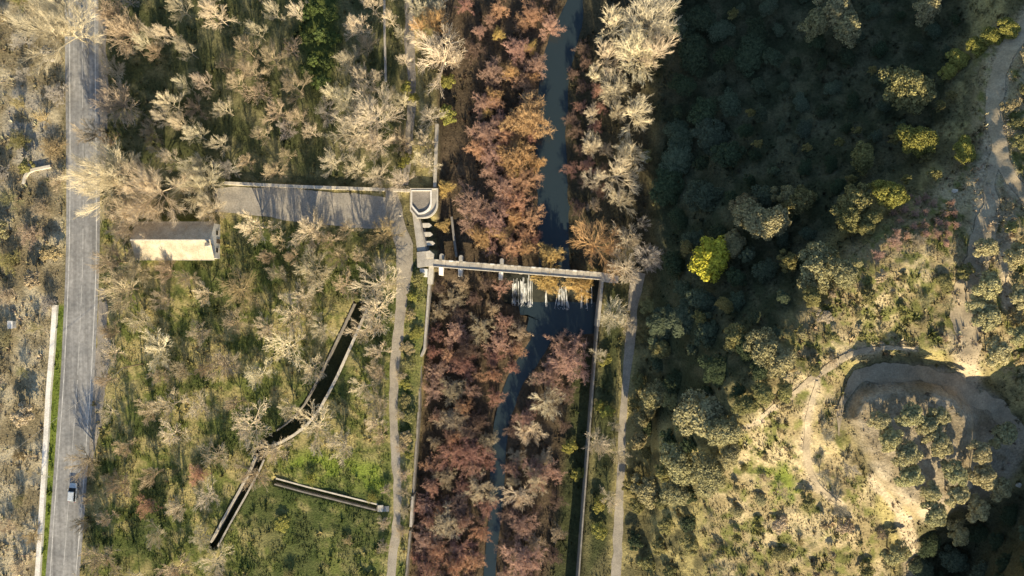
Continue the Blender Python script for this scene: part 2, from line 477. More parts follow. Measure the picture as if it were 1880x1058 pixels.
TRACKS = [([(1960, -60), (1885, 45), (1842, 105), (1828, 165), (1827, 235), (1840, 300), (1868, 345), (1960, 420)], 20), ([(1822, 265), (1812, 330), (1810, 420), (1795, 480), (1780, 560), (1775, 640), (1780, 690)], 24),
          ([(1850, 380), (1842, 470), (1850, 560)], 14), ([(1400, 765), (1440, 735), (1500, 690), (1560, 648), (1620, 637), (1680, 640)], 6), ([(1500, 700), (1483, 760), (1478, 830), (1495, 890), (1545, 925)], 9),
          ([(1400, 770), (1360, 790)], 5), ([(1660, 955), (1672, 1010), (1680, 1100)], 16), ([(1600, 880), (1660, 950)], 10)]
def cover(u, v):
    """colour of what grows or lies on the ground, with some shade painted in"""
    n1 = fbm(u, v, 70); n2 = fbm(u + 300, v + 100, 26, 4); n3 = fbm(u, v + 700, 9, 3)
    def mix(a, b, t): return np.asarray(a) * (1 - t[:, None]) + np.asarray(b) * t[:, None]
    straw = (0.32, 0.275, 0.125); green = (0.125, 0.145, 0.042); dgreen = (0.058, 0.08, 0.025); soil = (0.17, 0.135, 0.09)
    base = mix((0.12, 0.11, 0.055), straw, sstep(0.4, 0.65, n2))
    def lay(c, m): return base * (1 - m[:, None]) + c * m[:, None]
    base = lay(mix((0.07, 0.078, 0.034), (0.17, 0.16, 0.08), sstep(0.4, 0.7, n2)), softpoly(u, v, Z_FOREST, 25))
    mead = mix(mix(mix(green, straw, sstep(0.38, 0.6, n2 * 0.6 + n3 * 0.4)), dgreen, 0.9 * sstep(0.5, 0.68, n1)), (0.085, 0.10, 0.036), 0.75 * np.maximum(softpoly(u, v, [(490, 945), (700, 960), (712, 1110), (400, 1110)], 40), softpoly(u, v, [(430, 390), (700, 440), (640, 560), (480, 520), (380, 600)], 40)) * sstep(0.3, 0.6, n2))  # darker patches hold both greener grass and painted tree shade
    base = lay(mead, softpoly(u, v, Z_MEADOW, 15))
    base = lay(mix((0.20, 0.17, 0.105), (0.42, 0.37, 0.255), sstep(0.4, 0.65, n2 * 0.5 + n1 * 0.5)), softpoly(u, v, Z_WEST, 12))
    base = lay(mix((0.36, 0.34, 0.29), (0.25, 0.23, 0.19), n3), softpoly(u, v, [(15, 150), (70, 170), (95, 250), (100, 320), (40, 330), (10, 260)], 20) * sstep(0.4, 0.55, n2))
    base = lay(mix((0.055, 0.045, 0.03), (0.12, 0.09, 0.06), n2), softpoly(u, v, Z_BED, 10))
    base = lay(mix((0.04, 0.05, 0.024), (0.075, 0.08, 0.036), n2), softpoly(u, v, [(1050, 640), (1095, 640), (1068, 1100), (1005, 1100), (1035, 850)], 14))  # strip along the far wall: dark green with its shade painted in
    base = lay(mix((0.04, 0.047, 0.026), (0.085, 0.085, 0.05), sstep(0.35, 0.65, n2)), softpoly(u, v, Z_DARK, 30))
    sl = mix(mix((0.26, 0.215, 0.12), (0.41, 0.345, 0.21), sstep(0.4, 0.62, n1)), (0.13, 0.135, 0.047), sstep(0.46, 0.62, n2 * 0.55 + n3 * 0.45))
    base = lay(sl, softpoly(u, v, Z_SLOPE, 22))
    base = lay(mix((0.36, 0.31, 0.225), (0.26, 0.215, 0.14), sstep(0.4, 0.66, n2)), softpoly(u, v, Z_TERR, 12))
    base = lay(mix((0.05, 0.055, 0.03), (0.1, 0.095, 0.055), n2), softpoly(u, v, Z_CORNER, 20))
    base = lay(mix((0.045, 0.042, 0.028), (0.085, 0.075, 0.045), n2), softpoly(u, v, [(1035, -60), (1195, -60), (1195, 520), (1110, 500), (1040, 490)], 14))  # far bank soil darkened to stand for tree and hill shadow
    d_, p_ = poly_dist(u, v, CANAL)
    base = lay(mix((0.03, 0.034, 0.018), (0.07, 0.075, 0.032), n2), 1 - sstep(0, 4, d_ - np.interp(p_, range(len(CANAL)), CANAL_W)))
    for line, w in TRACKS:
        dt, _ = poly_dist(u, v, line)
        base = lay(mix((0.34, 0.285, 0.195), (0.47, 0.40, 0.285), n3), 1 - sstep(w * 0.5, w * 1.35, dt + 9 * (n3 - 0.5) + 8 * (n2 - 0.5)))
    # bright winter grass, plus one bank strip darkened as shade
    base = lay(mix((0.13, 0.19, 0.03), (0.2, 0.24, 0.05), n3), softpoly(u, v, [(505, 860), (560, 825), (700, 850), (715, 905), (600, 890)], 16) * sstep(0.32, 0.5, n2))
    base = lay(mix((0.09, 0.14, 0.025), (0.16, 0.19, 0.04), n3), softpoly(u, v, [(101, 560), (120, 560), (108, 780), (85, 1090), (72, 1090), (84, 850)], 4))
    base = lay(mix((0.06, 0.085, 0.025), (0.11, 0.13, 0.04), n3), softpoly(u, v, [(545, -30), (625, -30), (615, 90), (600, 170), (560, 150)], 14))
    base = lay(mix((0.09, 0.13, 0.03), (0.25, 0.22, 0.09), n3), softpoly(u, v, [(752, 500), (786, 505), (772, 700), (750, 700)], 8))
    base = lay(mix((0.04, 0.052, 0.022), (0.085, 0.088, 0.04), n2), softpoly(u, v, [(1112, 525), (1150, 530), (1135, 700), (1118, 1000), (1075, 1060), (1098, 700)], 10))  # far bank grass darkened, shade put into its colour
    base = lay(mix((0.1, 0.15, 0.03), (0.19, 0.21, 0.05), n3), softpoly(u, v, [(1385, 870), (1450, 840), (1480, 930), (1410, 960)], 18) * sstep(0.4, 0.6, n2))
    return base * (0.82 + 0.36 * n3[:, None])

U = ground_axis(-160, 2040, 4, 9000); Vv = ground_axis(-140, 1200, 4, 9000)
gu, gv = np.meshgrid(U, Vv); fu, fv = gu.ravel(), gv.ravel()
gz = height(fu, fv)
s = (H - gz) / H / PPM
gV = np.c_[(fu - 940) * s, (529 - fv) * s, gz]
nu, nv = len(U), len(Vv)
ii = (np.arange(nv - 1)[:, None] * nu + np.arange(nu - 1)[None]).ravel()
quads = np.c_[ii, ii + nu, ii + nu + 1, ii + 1]
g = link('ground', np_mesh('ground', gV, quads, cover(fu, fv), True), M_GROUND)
struct(g, 'valley floor and hillside of winter grass, soil and dry scrub')

# ------------------------------------------------------------------ road, paths, tracks, water
AV = [p[1] for p in ROAD_C]
left_u = lambda v: np.interp(v, [0, 150, 330, 480, 600, 700, 800, 920, 1058, 1320], [127, 128, 129, 127, 122, 117, 110, 101, 92, 72])
right_u = lambda v: np.interp(v, [0, 150, 330, 480, 600, 700, 790, 920, 1058, 1320], [174, 175, 177, 177, 172, 167, 160, 151, 139, 115])
road = struct(link('road', ribbon('road', ROAD_C, [62] * len(ROAD_C), 0.07, 8), M_ASPH), 'grey two lane asphalt road with worn surface')
for fn in (left_u, right_u):
    vs = [-200, 0, 150, 330, 480, 600, 700, 790, 920, 1058, 1200]
    link('edge_line', ribbon('edge_line', [(float(fn(v)), v) for v in vs], [1.5] * len(vs), 0.078, 1), M_PAINT, road)
cen = lambda v: 0.5 * (left_u(v) + right_u(v))
v = -100.0
while v < 1150:
    L = 38 if v < 600 else 60
    a = [(float(cen(x)), x) for x in np.linspace(v, v + L, 4)]
    link('centre_line_dash', ribbon('centre_line_dash', a, [0.8] * 4, 0.078, 1), M_PAINT, road)
    v += L + (14 if v < 600 else 10)
def path(name, pts, widths, mat, label, ragged=0.5, dz=0.06, nw=6):
    return struct(link(name, ribbon(name, pts, widths, dz, nw, ragged), mat), label)
path('road_shoulder', [(186, 20), (187, 120), (190, 240), (190, 310)], [16, 20, 18, 8], M_SHOULD, 'grey gravel shoulder along the road', 0.5, 0.05)
path('road_shoulder', [(187, 530), (188, 620), (184, 700), (176, 790), (166, 850)], [12, 26, 26, 20, 6], M_SHOULD, 'grey gravel lay-by along the road below the house', 0.6, 0.05)
path('driveway', [(395, 368), (440, 368), (520, 374), (600, 383), (680, 388), (722, 392)], [44, 50, 58, 62, 64, 50], M_DRIVE, 'pale gravel driveway striped with tree shadows', 0.12, 0.055, 10)
path('footpath', [(716, 345), (722, 390), (738, 440), (744, 485), (739, 540), (729, 640), (722, 700), (722, 760), (727, 850), (731, 930), (724, 1000), (717, 1058), (705, 1250)],
     [20, 32, 34, 28, 21, 19, 17, 17, 16, 14, 16, 16, 16], M_PATH, 'pale gravel footpath running down beside the river wall', 0.35, 0.075)
path('track', [(752, -60), (750, 60), (757, 140), (757, 200), (748, 290), (744, 340)], [18, 18, 16, 15, 14, 12], M_SHOULD, 'brown dirt track running up from the sluice', 0.5, 0.05)
path('footpath', [(1172, 500), (1163, 540), (1156, 640), (1147, 720), (1141, 830), (1137, 930), (1131, 1058), (1118, 1250)], [28, 22, 16, 13, 14, 17, 18, 18], M_PATH, 'gravel footpath on the far bank below the hillside', 0.35, 0.06)
path('dirt_track', [(1960, -60), (1885, 45), (1842, 105), (1828, 165), (1827, 235), (1840, 300), (1868, 345), (1960, 420)], [26, 28, 32, 34, 30, 30, 26, 24], M_DIRT, 'pale dirt track curving along the crest', 0.5, 0.16)
path('dirt_track', [(1826, 265), (1818, 330), (1812, 420), (1795, 480), (1782, 560), (1775, 630), (1782, 690)], [12, 26, 34, 52, 66, 46, 26], M_DIRT, 'sandy dirt track running down the crest to the switchback', 0.8, 0.16)
path('dirt_track', [(1400, 765), (1440, 735), (1500, 690), (1560, 648), (1620, 637), (1680, 640)], [8, 11, 10, 11, 9, 5], M_DIRT, 'narrow bright dirt trail above the switchback', 0.8, 0.16)
path('dirt_track', [(1500, 700), (1483, 760), (1478, 830), (1495, 890), (1545, 925)], [6, 12, 11, 10, 5], M_DIRT, 'curved dirt trail left of the terrace', 0.8, 0.16)
path('dirt_track', CUT, [2, 20, 28, 30, 34, 38, 40, 40], M_DIRT, 'gravel switchback bend in the shade of its cut bank', 1.0, 0.16)

def water_sheet(name, line, widths, z, label):
    P = smooth_line([(p[0], p[1], w) for p, w in zip(line, widths)], 2)
    L = offset_line(P, 1); V, F = [], []
    for i, p in enumerate(P):
        nx, ny = L[i][0] - p[0], L[i][1] - p[1]
        for k in range(5):
            s = (k / 4 - 0.5) * p[2]
            V.append(W(p[0] + nx * s, p[1] + ny * s, z))
    for i in range(len(P) - 1):
        for k in range(4):
            o = 5 * i + k; F.append((o, o + 5, o + 6, o + 1))
    me = mesh(name, V, F)
    if me.polygons[0].normal.z < 0: me.flip_normals()
    return struct(link(name, me, M_WATER), label)
water_sheet('river_water', RIVER_UP[:-1] + [(1020, 503)], [64, 60, 58, 54, 58, 62, 70, 170], -2.35, 'dark blue still river above the weir')
water_sheet('river_water', [(1025, 545), (1028, 600), (1000, 632), (960, 680), (925, 760), (914, 850), (911, 930), (903, 1000), (898, 1058), (888, 1300)], [150, 140, 84, 44, 34, 30, 24, 22, 22, 22], -4.75, 'dark pool and stream below the weir')

def cascade(u0, u1, v0, v1, spread, label):
    """falling water: many separate strands that fray towards a foaming foot"""
    r = random.Random(int(u0 * 10)); V, F = [], []
    n = max(2, int((u1 - u0) / 1.5)); c = 0.5 * (u0 + u1)
    for q in range(n):
        ub = u0 + (u1 - u0) * (q + r.random()) / n
        a0 = v0 + (v1 - v0) * r.uniform(0, .3); a1 = v0 + (v1 - v0) * r.uniform(.88, 1.06); m = 16; o = len(V); ph = r.uniform(0, 50); w0 = r.uniform(.32, .78)
        for i in range(m + 1):
            t = i / m; vv_ = a0 + (a1 - a0) * t; tt = (vv_ - v0) / (v1 - v0)
            um = c + (ub - c) * (1 + spread * tt * tt) + .8 * (vnoise(ph + t * 5, 1.0) - .5)
            w = w0 * (.35 + 1.1 * vnoise(ph + t * 7, 8.0)) * (1 + .8 * tt ** 3)
            zz = -2.22 - 2.5 * float(sstep(0.06, 1.0, tt)) + .08 + .12 * vnoise(ph + t * 9, 4.0)
            for k, (sd, dz) in enumerate(((-1, -.2), (0, .06), (1, -.2))): V.append(W(um + sd * w, vv_, zz + dz))
        for i in range(m):
            for k in range(2):
                b = o + 3 * i + k; F.append((b, b + 3, b + 4, b + 1))
    for q in range(n * 3):      # foam at the foot
        uc = c + (u0 + (u1 - u0) * r.random() - c) * (1 + spread); vc = v1 + r.uniform(-2.5, 3.5); rad = r.uniform(.25, .8); o = len(V)
        V.append(W(uc, vc, -4.5))
        for k in range(7): V.append(W(uc + rad * math.cos(k * .9) * r.uniform(.6, 1.2), vc + rad * math.sin(k * .9) * r.uniform(.6, 1.3), -4.72))
        F += [(o, o + 1 + k, o + 1 + (k + 1) % 7) for k in range(7)]
    me = mesh('white_water', V, F, True)
    struct(link('white_water', me, M_FOAM), label)
cascade(941, 953, 506, 558, 0.1, 'left strand of the broad white cascade')
cascade(955, 964, 506, 560, 0.05, 'middle strand of the broad white cascade')
cascade(966, 978, 504, 561, 0.05, 'right strand of the broad white cascade')
cascade(1001.5, 1005, 530, 561, 0.2, 'thin white trickle beside the cascade')
cascade(1024, 1040, 516, 566, 0.7, 'fan shaped white cascade in mid weir')
cascade(1066, 1069.5, 520, 563, 0.2, 'thin white strand near the far wall')
cascade(1076, 1079, 515, 566, 0.1, 'second thin white strand near the far wall')
cascade(1085, 1088, 514, 562, 0.2, 'last thin white strand at the far wall')
# spillway slope
V, F = [], []
us = np.linspace(925, 1101, 24)
for vv_, zz in ((500, -2.25), (508, -2.3), (530, -3.3), (548, -4.3), (558, -4.95)):
    for uu_ in us: V.append(W(float(uu_), vv_, zz + 0.12 * (vnoise(uu_ / 4, vv_ / 4) - 0.5)))
for i in range(4):
    for k in range(23):
        o = i * 24 + k; F.append((o, o + 24, o + 25, o + 1))
weir = link('weir', mesh('weir', V, F, True), M_WET_SHADE)
if weir.data.polygons[0].normal.z < 0: weir.data.flip_normals()
tag(weir, 'wet concrete weir slope, darkened as shade, under the narrow bridge', 'weir')

# ------------------------------------------------------------------ walls
def wall(pts, w, top, bottom, mat, label, group='low concrete walls', name='wall', step=12, rough=0.05):
    return tag(link(name, wall_mesh(name, pts, w, top, bottom, step, rough), mat), label, 'wall', group)
gtop = lambda dz: (lambda u, v: float(height(u, v)) + dz)
wall([(100, 560), (95, 640), (88, 720), (84, 800), (78, 900), (73, 980), (68, 1058), (58, 1230)], 8.5, gtop(0.75), gtop(-0.6), M_WALLW, 'long bright cream wall along the grass verge left of the road')
wall(smooth_line([(42, 338), (45, 322), (56, 312), (74, 309), (92, 305)]), 5, gtop(0.6), gtop(-0.6), M_CONC_L, 'short curved pale wall left of the road near the big roadside trees')
wall([(412, 336), (560, 343), (706, 348)], 5.5, gtop(0.9), gtop(-0.5), M_CONC_L, 'pale low wall along the upper edge of the driveway')
wall([(722, 349), (753, 350)], 5, gtop(0.9), gtop(-0.5), M_CONC_L, 'short low wall between the footpath and the sluice platform')
wall([(802, 228), (800, 290), (798, 344)], 6, 0.6, -3.0, M_CONC, 'straight pale river wall running up from the sluice platform')
wall([(705, -40), (706, 60), (708, 150)], 4, gtop(0.5), gtop(-0.5), M_CONC, 'thin grey channel wall among bare trees at top of photo')
wall([(829, 398), (833, 435), (838, 472)], 4, -0.6, -3.2, M_CONC_D, 'dark dividing wall in the river bed above the bridge')
wall([(792, 487), (789, 522)], 9, 0.55, -5.5, M_CONC_L, 'thick pale wall stub below the bridge end')
wall([(788, 522), (779, 640), (773, 655)], 4, 0.4, -5.5, M_CONC, 'pale river wall below the bridge between grass and red shrubs')
wall([(773, 655), (768, 760), (758, 905)], 3.5, -0.25, -5.5, M_CONC_D, 'overgrown dark river wall beside the footpath')
wall([(757, 912), (754, 968)], 4.5, 0.35, -5.5, M_CONC, 'short grey river wall piece below the side ditch')
wall([(753, 975), (745, 1058), (730, 1260)], 3.5, -0.25, -5.5, M_CONC_D, 'overgrown dark river wall at the bottom of the photo')
wall(WALL_E[1:], 2.6, 0.45, -5.6, M_CONC_D, 'long thin grey river wall on the far bank')
wall([(1106, 514), (1103, 550), (1098, 600)], 5, 0.5, -5.6, M_CONC, 'thick pale wall below the far end of the bridge')
cl = smooth_line([(a[0], a[1], w) for a, w in zip(CANAL, CANAL_W)], 1)
def canal_side(sgn, i0, i1, mat, label, w=3.6):
    pts = []
    for i in range(i0, i1):
        q = offset_line(cl, sgn * cl[i][2])[i]; pts.append(q)
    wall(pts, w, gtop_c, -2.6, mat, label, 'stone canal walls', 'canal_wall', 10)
gtop_c = lambda u, v: 0.16 + 0.55 * (float(fbm(u, v, 26)) - 0.5)
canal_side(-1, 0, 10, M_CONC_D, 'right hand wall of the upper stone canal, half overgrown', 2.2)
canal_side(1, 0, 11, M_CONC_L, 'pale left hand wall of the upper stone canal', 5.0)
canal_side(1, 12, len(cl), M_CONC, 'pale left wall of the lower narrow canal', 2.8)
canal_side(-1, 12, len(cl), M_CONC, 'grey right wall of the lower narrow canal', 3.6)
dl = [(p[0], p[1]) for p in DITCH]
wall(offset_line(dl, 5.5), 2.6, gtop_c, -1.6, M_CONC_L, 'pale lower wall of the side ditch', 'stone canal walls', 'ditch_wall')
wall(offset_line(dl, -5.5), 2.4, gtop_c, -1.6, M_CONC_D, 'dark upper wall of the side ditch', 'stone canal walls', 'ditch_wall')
t = thing('ditch_gate', 'small pale concrete gate block at the footpath end of the side ditch', 'sluice gate', G(699, 933))
o = t.location
def local(t, VF): return [Vector(p) - t.location for p in VF[0]], VF[1]
def part(name, VF, mat, t, bv=0.03):
    v_, f_ = local(t, VF)
    q = link(name, mesh(name, v_, f_), mat, t)
    if bv: bevel(q, bv)
    return q
part('block', box(o.x - 0.65, o.x + 0.65, o.y - 0.75, o.y + 0.75, -1.2, 0.55), M_CONC_L, t)
part('apron', box(o.x + 0.67, o.x + 1.9, o.y - 0.8, o.y + 0.45, -0.5, 0.22), M_CONC, t)
part('gate_plate', box(o.x - 0.8, o.x - 0.68, o.y - 0.5, o.y + 0.5, -1.0, 0.8), M_CONC_D, t, 0.01)

# ------------------------------------------------------------------ sluice platform
ZP = 0.85
t = thing('sluice_platform', 'D shaped concrete platform with gravel top and pale kerb above the sluices', 'platform', W(778, 372, 0))
def arcpoly(u0, u1, v0, v1, r, z):
    pts = [(u0, v0), (u1, v0)]
    for k in range(9):
        a = k / 8 * math.pi / 2
        pts.append((u1 - r + r * math.cos(a), v1 - r + r * math.sin(a)))
    pts += [(u0 + 12, v1), (u0, v1 - 14)]
    return [wxy(a, b, z) for a, b in pts]
part('base', prism(arcpoly(753, 804, 346, 401, 26, ZP), -4.0, ZP - 0.1), M_CONC, t)
part('gravel_top', prism(arcpoly(757, 790, 351, 391, 20, ZP), ZP - 0.3, ZP + 0.02), M_SHOULD, t)
def ringpart(name, inner, outer, z0, z1, mat):
    k = len(inner); V = [(*p, z0) for p in inner] + [(*p, z0) for p in outer] + [(*p, z1) for p in inner] + [(*p, z1) for p in outer]
    F = []
    for i in range(k):
        j = (i + 1) % k
        F += [(2 * k + i, 3 * k + i, 3 * k + j, 2 * k + j), (k + i, k + j, 3 * k + j, 3 * k + i), (i, 2 * k + i, 2 * k + j, j), (i, j, k + j, k + i)]
    bm = bmesh.new(); me = mesh(name, [Vector(p) - t.location for p in V], F); bm.from_mesh(me); bmesh.ops.recalc_face_normals(bm, faces=bm.faces); bm.to_mesh(me); bm.free()
    return link(name, me, mat, t)
ringpart('kerb', arcpoly(757, 790, 351, 391, 20, ZP), arcpoly(755.5, 793, 349.5, 394, 22, ZP), ZP - 0.05, ZP + 0.35, M_WALLW)
ringpart('parapet', arcpoly(755, 801.5, 348.5, 399, 25, ZP), arcpoly(753, 804.3, 346, 401.5, 26.5, ZP), ZP - 0.12, ZP + 0.25, M_CONC_L)

t = thing('sluice_walkway', 'sloping concrete walkway strip with dark edge joining platform and bridge', 'walkway', W(768, 425, 0))
part('slab', prism([wxy(a, b, 0.5) for a, b in [(757, 392), (769, 402), (783, 462), (766, 462)]], -3.0, 0.5), M_CONC, t)
part('edge_kerb', prism([wxy(a, b, 0.7) for a, b in [(769, 402), (772, 402), (786, 462), (783, 462)]], -3.0, 0.7), M_CONC_D, t)
SP = [((775.5, 792), (410, 417.5), 'upper of three pointed concrete sluice piers'), ((778, 794), (426.5, 434), 'middle of three pointed concrete sluice piers'), ((782, 798), (443, 450.5), 'lower of three pointed concrete sluice piers')]
for (ua, ub), (va, vb), lab in SP:
    t = thing('sluice_pier', lab, 'pier', W((ua + ub) / 2, (va + vb) / 2, -2.0), 'sluice piers')
    part('shaft', prism([wxy(a, b, 0.3) for a, b in [(ua, va), (ub - 4, va), (ub, (va + vb) / 2), (ub - 4, vb), (ua, vb)]], -4.0, 0.3), M_CONC, t, 0.06)
    part('cap', prism([wxy(a, b, 0.45) for a, b in [(ua, va - .4), (ub - 4, va - .4), (ub + .6, (va + vb) / 2), (ub - 4, vb + .4), (ua, vb + .4)]], 0.3, 0.45), M_CONC_L, t, 0.03)
    part('gate_leaf', prism([wxy(a, b, 0.1) for a, b in [(ua + 3, vb + .6), (ua + 5, vb + .6), (ua + 5, vb + 8.4), (ua + 3, vb + 8.4)]], -3.4, 0.1), M_CONC_D, t, 0)

# ------------------------------------------------------------------ bridge
ZB = 0.95
P0, P1 = W(796, 482.5, ZB), W(1104, 506.5, ZB)
ang = math.atan2(P1.y - P0.y, P1.x - P0.x); LB = (P1 - P0).length
t = thing('bridge', 'narrow pale concrete footbridge over the weir with notched parapet and piers', 'bridge', (P0.x, P0.y, 0), None, ang)
def bpart(name, VF, mat, bv=0.03, par=None):
    q = link(name, mesh(name, VF[0], VF[1]), mat, par or t)
    if bv: bevel(q, bv)
    return q
nsl = 14
for i in range(nsl):
    a = LB * i / nsl
    bpart('deck_slab', box(a + 0.02, a + LB / nsl - 0.02, -0.75, 0.5, ZB - 0.32, ZB + 0.012 * (i % 3)), M_CONC, 0.02)
bpart('beam', box(0.1, LB - 0.1, -0.6, 0.4, ZB - 0.9, ZB - 0.33), M_CONC_D)
bpart('south_kerb', box(0, LB, -0.95, -0.77, ZB - 0.4, ZB + 0.2), M_CONC_L)
bpart('north_kerb', box(0, LB, 0.52, 0.78, ZB - 0.4, ZB + 0.18), M_CONC)
n = 24
for i in range(n):
    if i in (5, 13): continue
    a = 0.4 + (LB - 0.8) * i / n
    w_ = 0.95 if i % 6 == 2 else 0.7
    bpart('merlon', box(a, a + w_, 0.5, 0.82, ZB + 0.185, ZB + 0.62 + 0.08 * ((i * 7) % 3)), M_WALLW if i % 6 == 2 else M_CONC_L, 0.03)
def bx_at(u): return (u - 796) / (1104 - 796) * LB
for u_, full in ((810, 1), (845.5, 1), (920.5, 1), (957, 0), (1000, 0), (1040, 0), (1075, 0)):
    a = bx_at(u_)
    w_ = 0.5 if full else 0.38
    nose = [(a - w_, 0.85)] + [(a - w_ * math.cos(k / 8 * math.pi), (1.75 if full else 1.0) + w_ * math.sin(k / 8 * math.pi)) for k in range(9)] + [(a + w_, 0.85)]
    pr = bpart('pier', join([prism([(a - w_, -1.0), (a + w_, -1.0), (a + w_, 0.84), (a - w_, 0.84)], -5.6, ZB - 0.93)]), M_CONC, 0.05)
    if full:
        bpart('cutwater', prism(nose, -4.0, ZB + 0.3), M_CONC, 0.05, pr)
        s = [(a - w_, -0.97, ZB - 0.45), (a + w_, -0.97, ZB - 0.45), (a + w_, -2.7, ZB - 1.9), (a - w_, -2.7, ZB - 1.9), (a - w_, -0.97, -5.6), (a + w_, -0.97, -5.6), (a + w_, -2.9, -5.6), (a - w_, -2.9, -5.6)]
        bpart('buttress', (s, [(0, 3, 2, 1), (3, 7, 6, 2), (0, 4, 7, 3), (1, 2, 6, 5), (4, 5, 6, 7), (0, 1, 5, 4)]), M_WALLW, 0.03, pr)

t = thing('bridge_abutment', 'stepped concrete abutment block where the bridge meets the walkway', 'abutment', W(781, 474, 0))
part('block', prism([wxy(a, b, 0.9) for a, b in [(765, 463), (783, 461), (790, 460), (797, 466), (797, 489), (786, 489), (766, 492)]], -4.6, 0.9), M_CONC, t, 0.04)
part('step', prism([wxy(a, b, 1.15) for a, b in [(781, 462), (789, 460), (796, 466), (796, 474), (783, 474)]], 0.9, 1.15), M_CONC_L, t, 0.03)
part('pedestal', prism([wxy(a, b, 0.6) for a, b in [(770.5, 493), (785, 494), (785, 509), (771, 508)]], -1.2, 0.6), M_WALLW, t, 0.03)
t = thing('bridge_abutment', 'grey concrete landing block at the far end of the bridge', 'abutment', W(1112, 511, 0))
part('block', prism([wxy(a, b, 0.9) for a, b in [(1103.5, 500), (1126, 504), (1125, 520), (1103, 517)]], -5.0, 0.9), M_CONC, t, 0.04)
part('step', prism([wxy(a, b, 0.5) for a, b in [(1126.5, 505), (1136, 507), (1135, 520), (1125.5, 520)]], -0.6, 0.5), M_CONC, t, 0.03)

# ------------------------------------------------------------------ house
ZE, ZR = 3.6, 5.9
e = [W(250, 477, ZE), W(393, 478.5, ZE), W(393, 407, ZE), W(250, 406, ZE)]
x0, x1, y0, y1 = e[0].x, e[1].x, e[0].y, e[2].y
ym = 0.5 * (y0 + y1)
t = thing('house', 'long low house with cream sheet gable roof and white end wall beside the driveway', 'house', ((x0 + x1) / 2, ym, 0.1))
V = [(x0 + .35, y0 + .35, -.3), (x1 - .1, y0 + .35, -.3), (x1 - .1, y1 - .35, -.3), (x0 + .35, y1 - .35, -.3),
     (x0 + .35, y0 + .35, ZE - .12), (x1 - .1, y0 + .35, ZE - .12), (x1 - .1, y1 - .35, ZE - .12), (x0 + .35, y1 - .35, ZE - .12),
     (x0 + .35, ym, ZR - .16), (x1 - .1, ym, ZR - .16)]
part('wall', (V, [(0, 1, 5, 4), (2, 3, 7, 6), (1, 2, 6, 9, 5), (3, 0, 4, 8, 7), (4, 5, 9, 8), (6, 7, 8, 9), (3, 2, 1, 0)]), M_WALLW, t, 0)
def roof_side(ya, yb, nn):
    for i in range(nn):
        a = x0 - 0.1 + (x1 + 0.15 - x0 + 0.1) * i / nn; b = x0 - 0.1 + (x1 + 0.25 - x0) * (i + 1) / nn - 0.02
        rows = 4
        for r_ in range(rows):
            f0, f1 = r_ / rows, (r_ + 1) / rows
            ya_, yb_ = ya + (yb - ya) * f0, ya + (yb - ya) * f1
            za, zb = ZE + (ZR - ZE) * f0 + 0.07, ZE + (ZR - ZE) * f1
            jit = 0.012 * ((i * 5 + r_ * 3) % 4)
            V = [(a, ya_, za + jit), (b, ya_, za + jit), (b, yb_, zb + jit), (a, yb_, zb + jit)]
            V += [(p[0], p[1], p[2] - 0.09) for p in V]
            F = [(0, 1, 2, 3), (7, 6, 5, 4), (0, 4, 5, 1), (1, 5, 6, 2), (2, 6, 7, 3), (3, 7, 4, 0)]
            if ya > yb: F = [tuple(reversed(f)) for f in F]
            part('roof_panel', (V, F), M_ROOF, t, 0)
roof_side(y0, ym, 11); roof_side(y1, ym, 11)
part('ridge_cap', box(x0 - .12, x1 + .2, ym - .16, ym + .16, ZR + .0, ZR + .13), M_CONC_L, t, 0.04)
c = part('chimney', box(x1 - .75, x1 - .1, ym - 1.3, ym - .7, 4.3, 6.5), M_WALLW, t, 0.02)
link('chimney_cap', mesh('chimney_cap', *box(-.42, .42, -.4, .4, 0, .12)), M_CONC_D, c).location = Vector((x1 - .42, ym - 1.0, 6.5)) - t.location
for k, yy in enumerate((y0 + 2.2, y1 - 2.4)):
    w_ = part('window', box(x1 - .13, x1 - .05, yy - .5, yy + .5, 1.2, 2.3), M_GLASS, t, 0)
    link('sill', mesh('sill', *box(0, .22, -.6, .6, -.1, 0)), M_CONC, w_).location = Vector((x1 - .1, yy, 1.2)) - t.location
d_ = part('door', box(x1 - .13, x1 - .04, ym - .5, ym + .5, 0, 2.2), M_WOOD, t, 0.01)
part('gutter', box(x0, x1 + .1, y0 - .14, y0 - .02, ZE - .16, ZE - .04), M_CONC_L, t, 0)

# utility box, boulders
p = G(26, 596)
t = thing('utility_cabinet', 'small white utility cabinet among scrub left of the road', 'cabinet', p)
part('body', box(p.x - .5, p.x + .5, p.y - .8, p.y + .8, p.z - .1, p.z + 1.3), M_WALLW, t)
part('roof', box(p.x - .6, p.x + .6, p.y - .9, p.y + .9, p.z + 1.31, p.z + 1.42), M_WALLW, t)
part('door', box(p.x - .4, p.x + .4, p.y - .83, p.y - .805, p.z + .1, p.z + 1.15), M_CONC, t, 0)
def boulder(u, v, r, lab):
    bm = bmesh.new(); bmesh.ops.create_icosphere(bm, subdivisions=2, radius=1)
    for q in bm.verts: q.co *= 0.8 + 0.4 * mnoise.noise(q.co * 1.3 + Vector((u, v, 0)))
    me = bpy.data.meshes.new('boulder'); bm.to_mesh(me); bm.free()
    o_ = link('boulder', me, M_STONE); o_.location = G(u, v, r * 0.25); o_.scale = (r, r * 0.85, r * 0.65)
    tag(o_, lab, 'boulder', 'pale boulders')
boulder(1870, 891, 0.7, 'round white boulder in the shade at the right edge of the photo')
boulder(1671, 950, 0.55, 'white boulder at the lower tip of the pine terrace')
boulder(1412, 719, 0.6, 'pale boulder beside the narrow dirt trail')
boulder(1196, 1029, 0.45, 'small white stone right of the far footpath at bottom')
boulder(745, 299, 0.4, 'white stone beside the dirt track above the sluice')
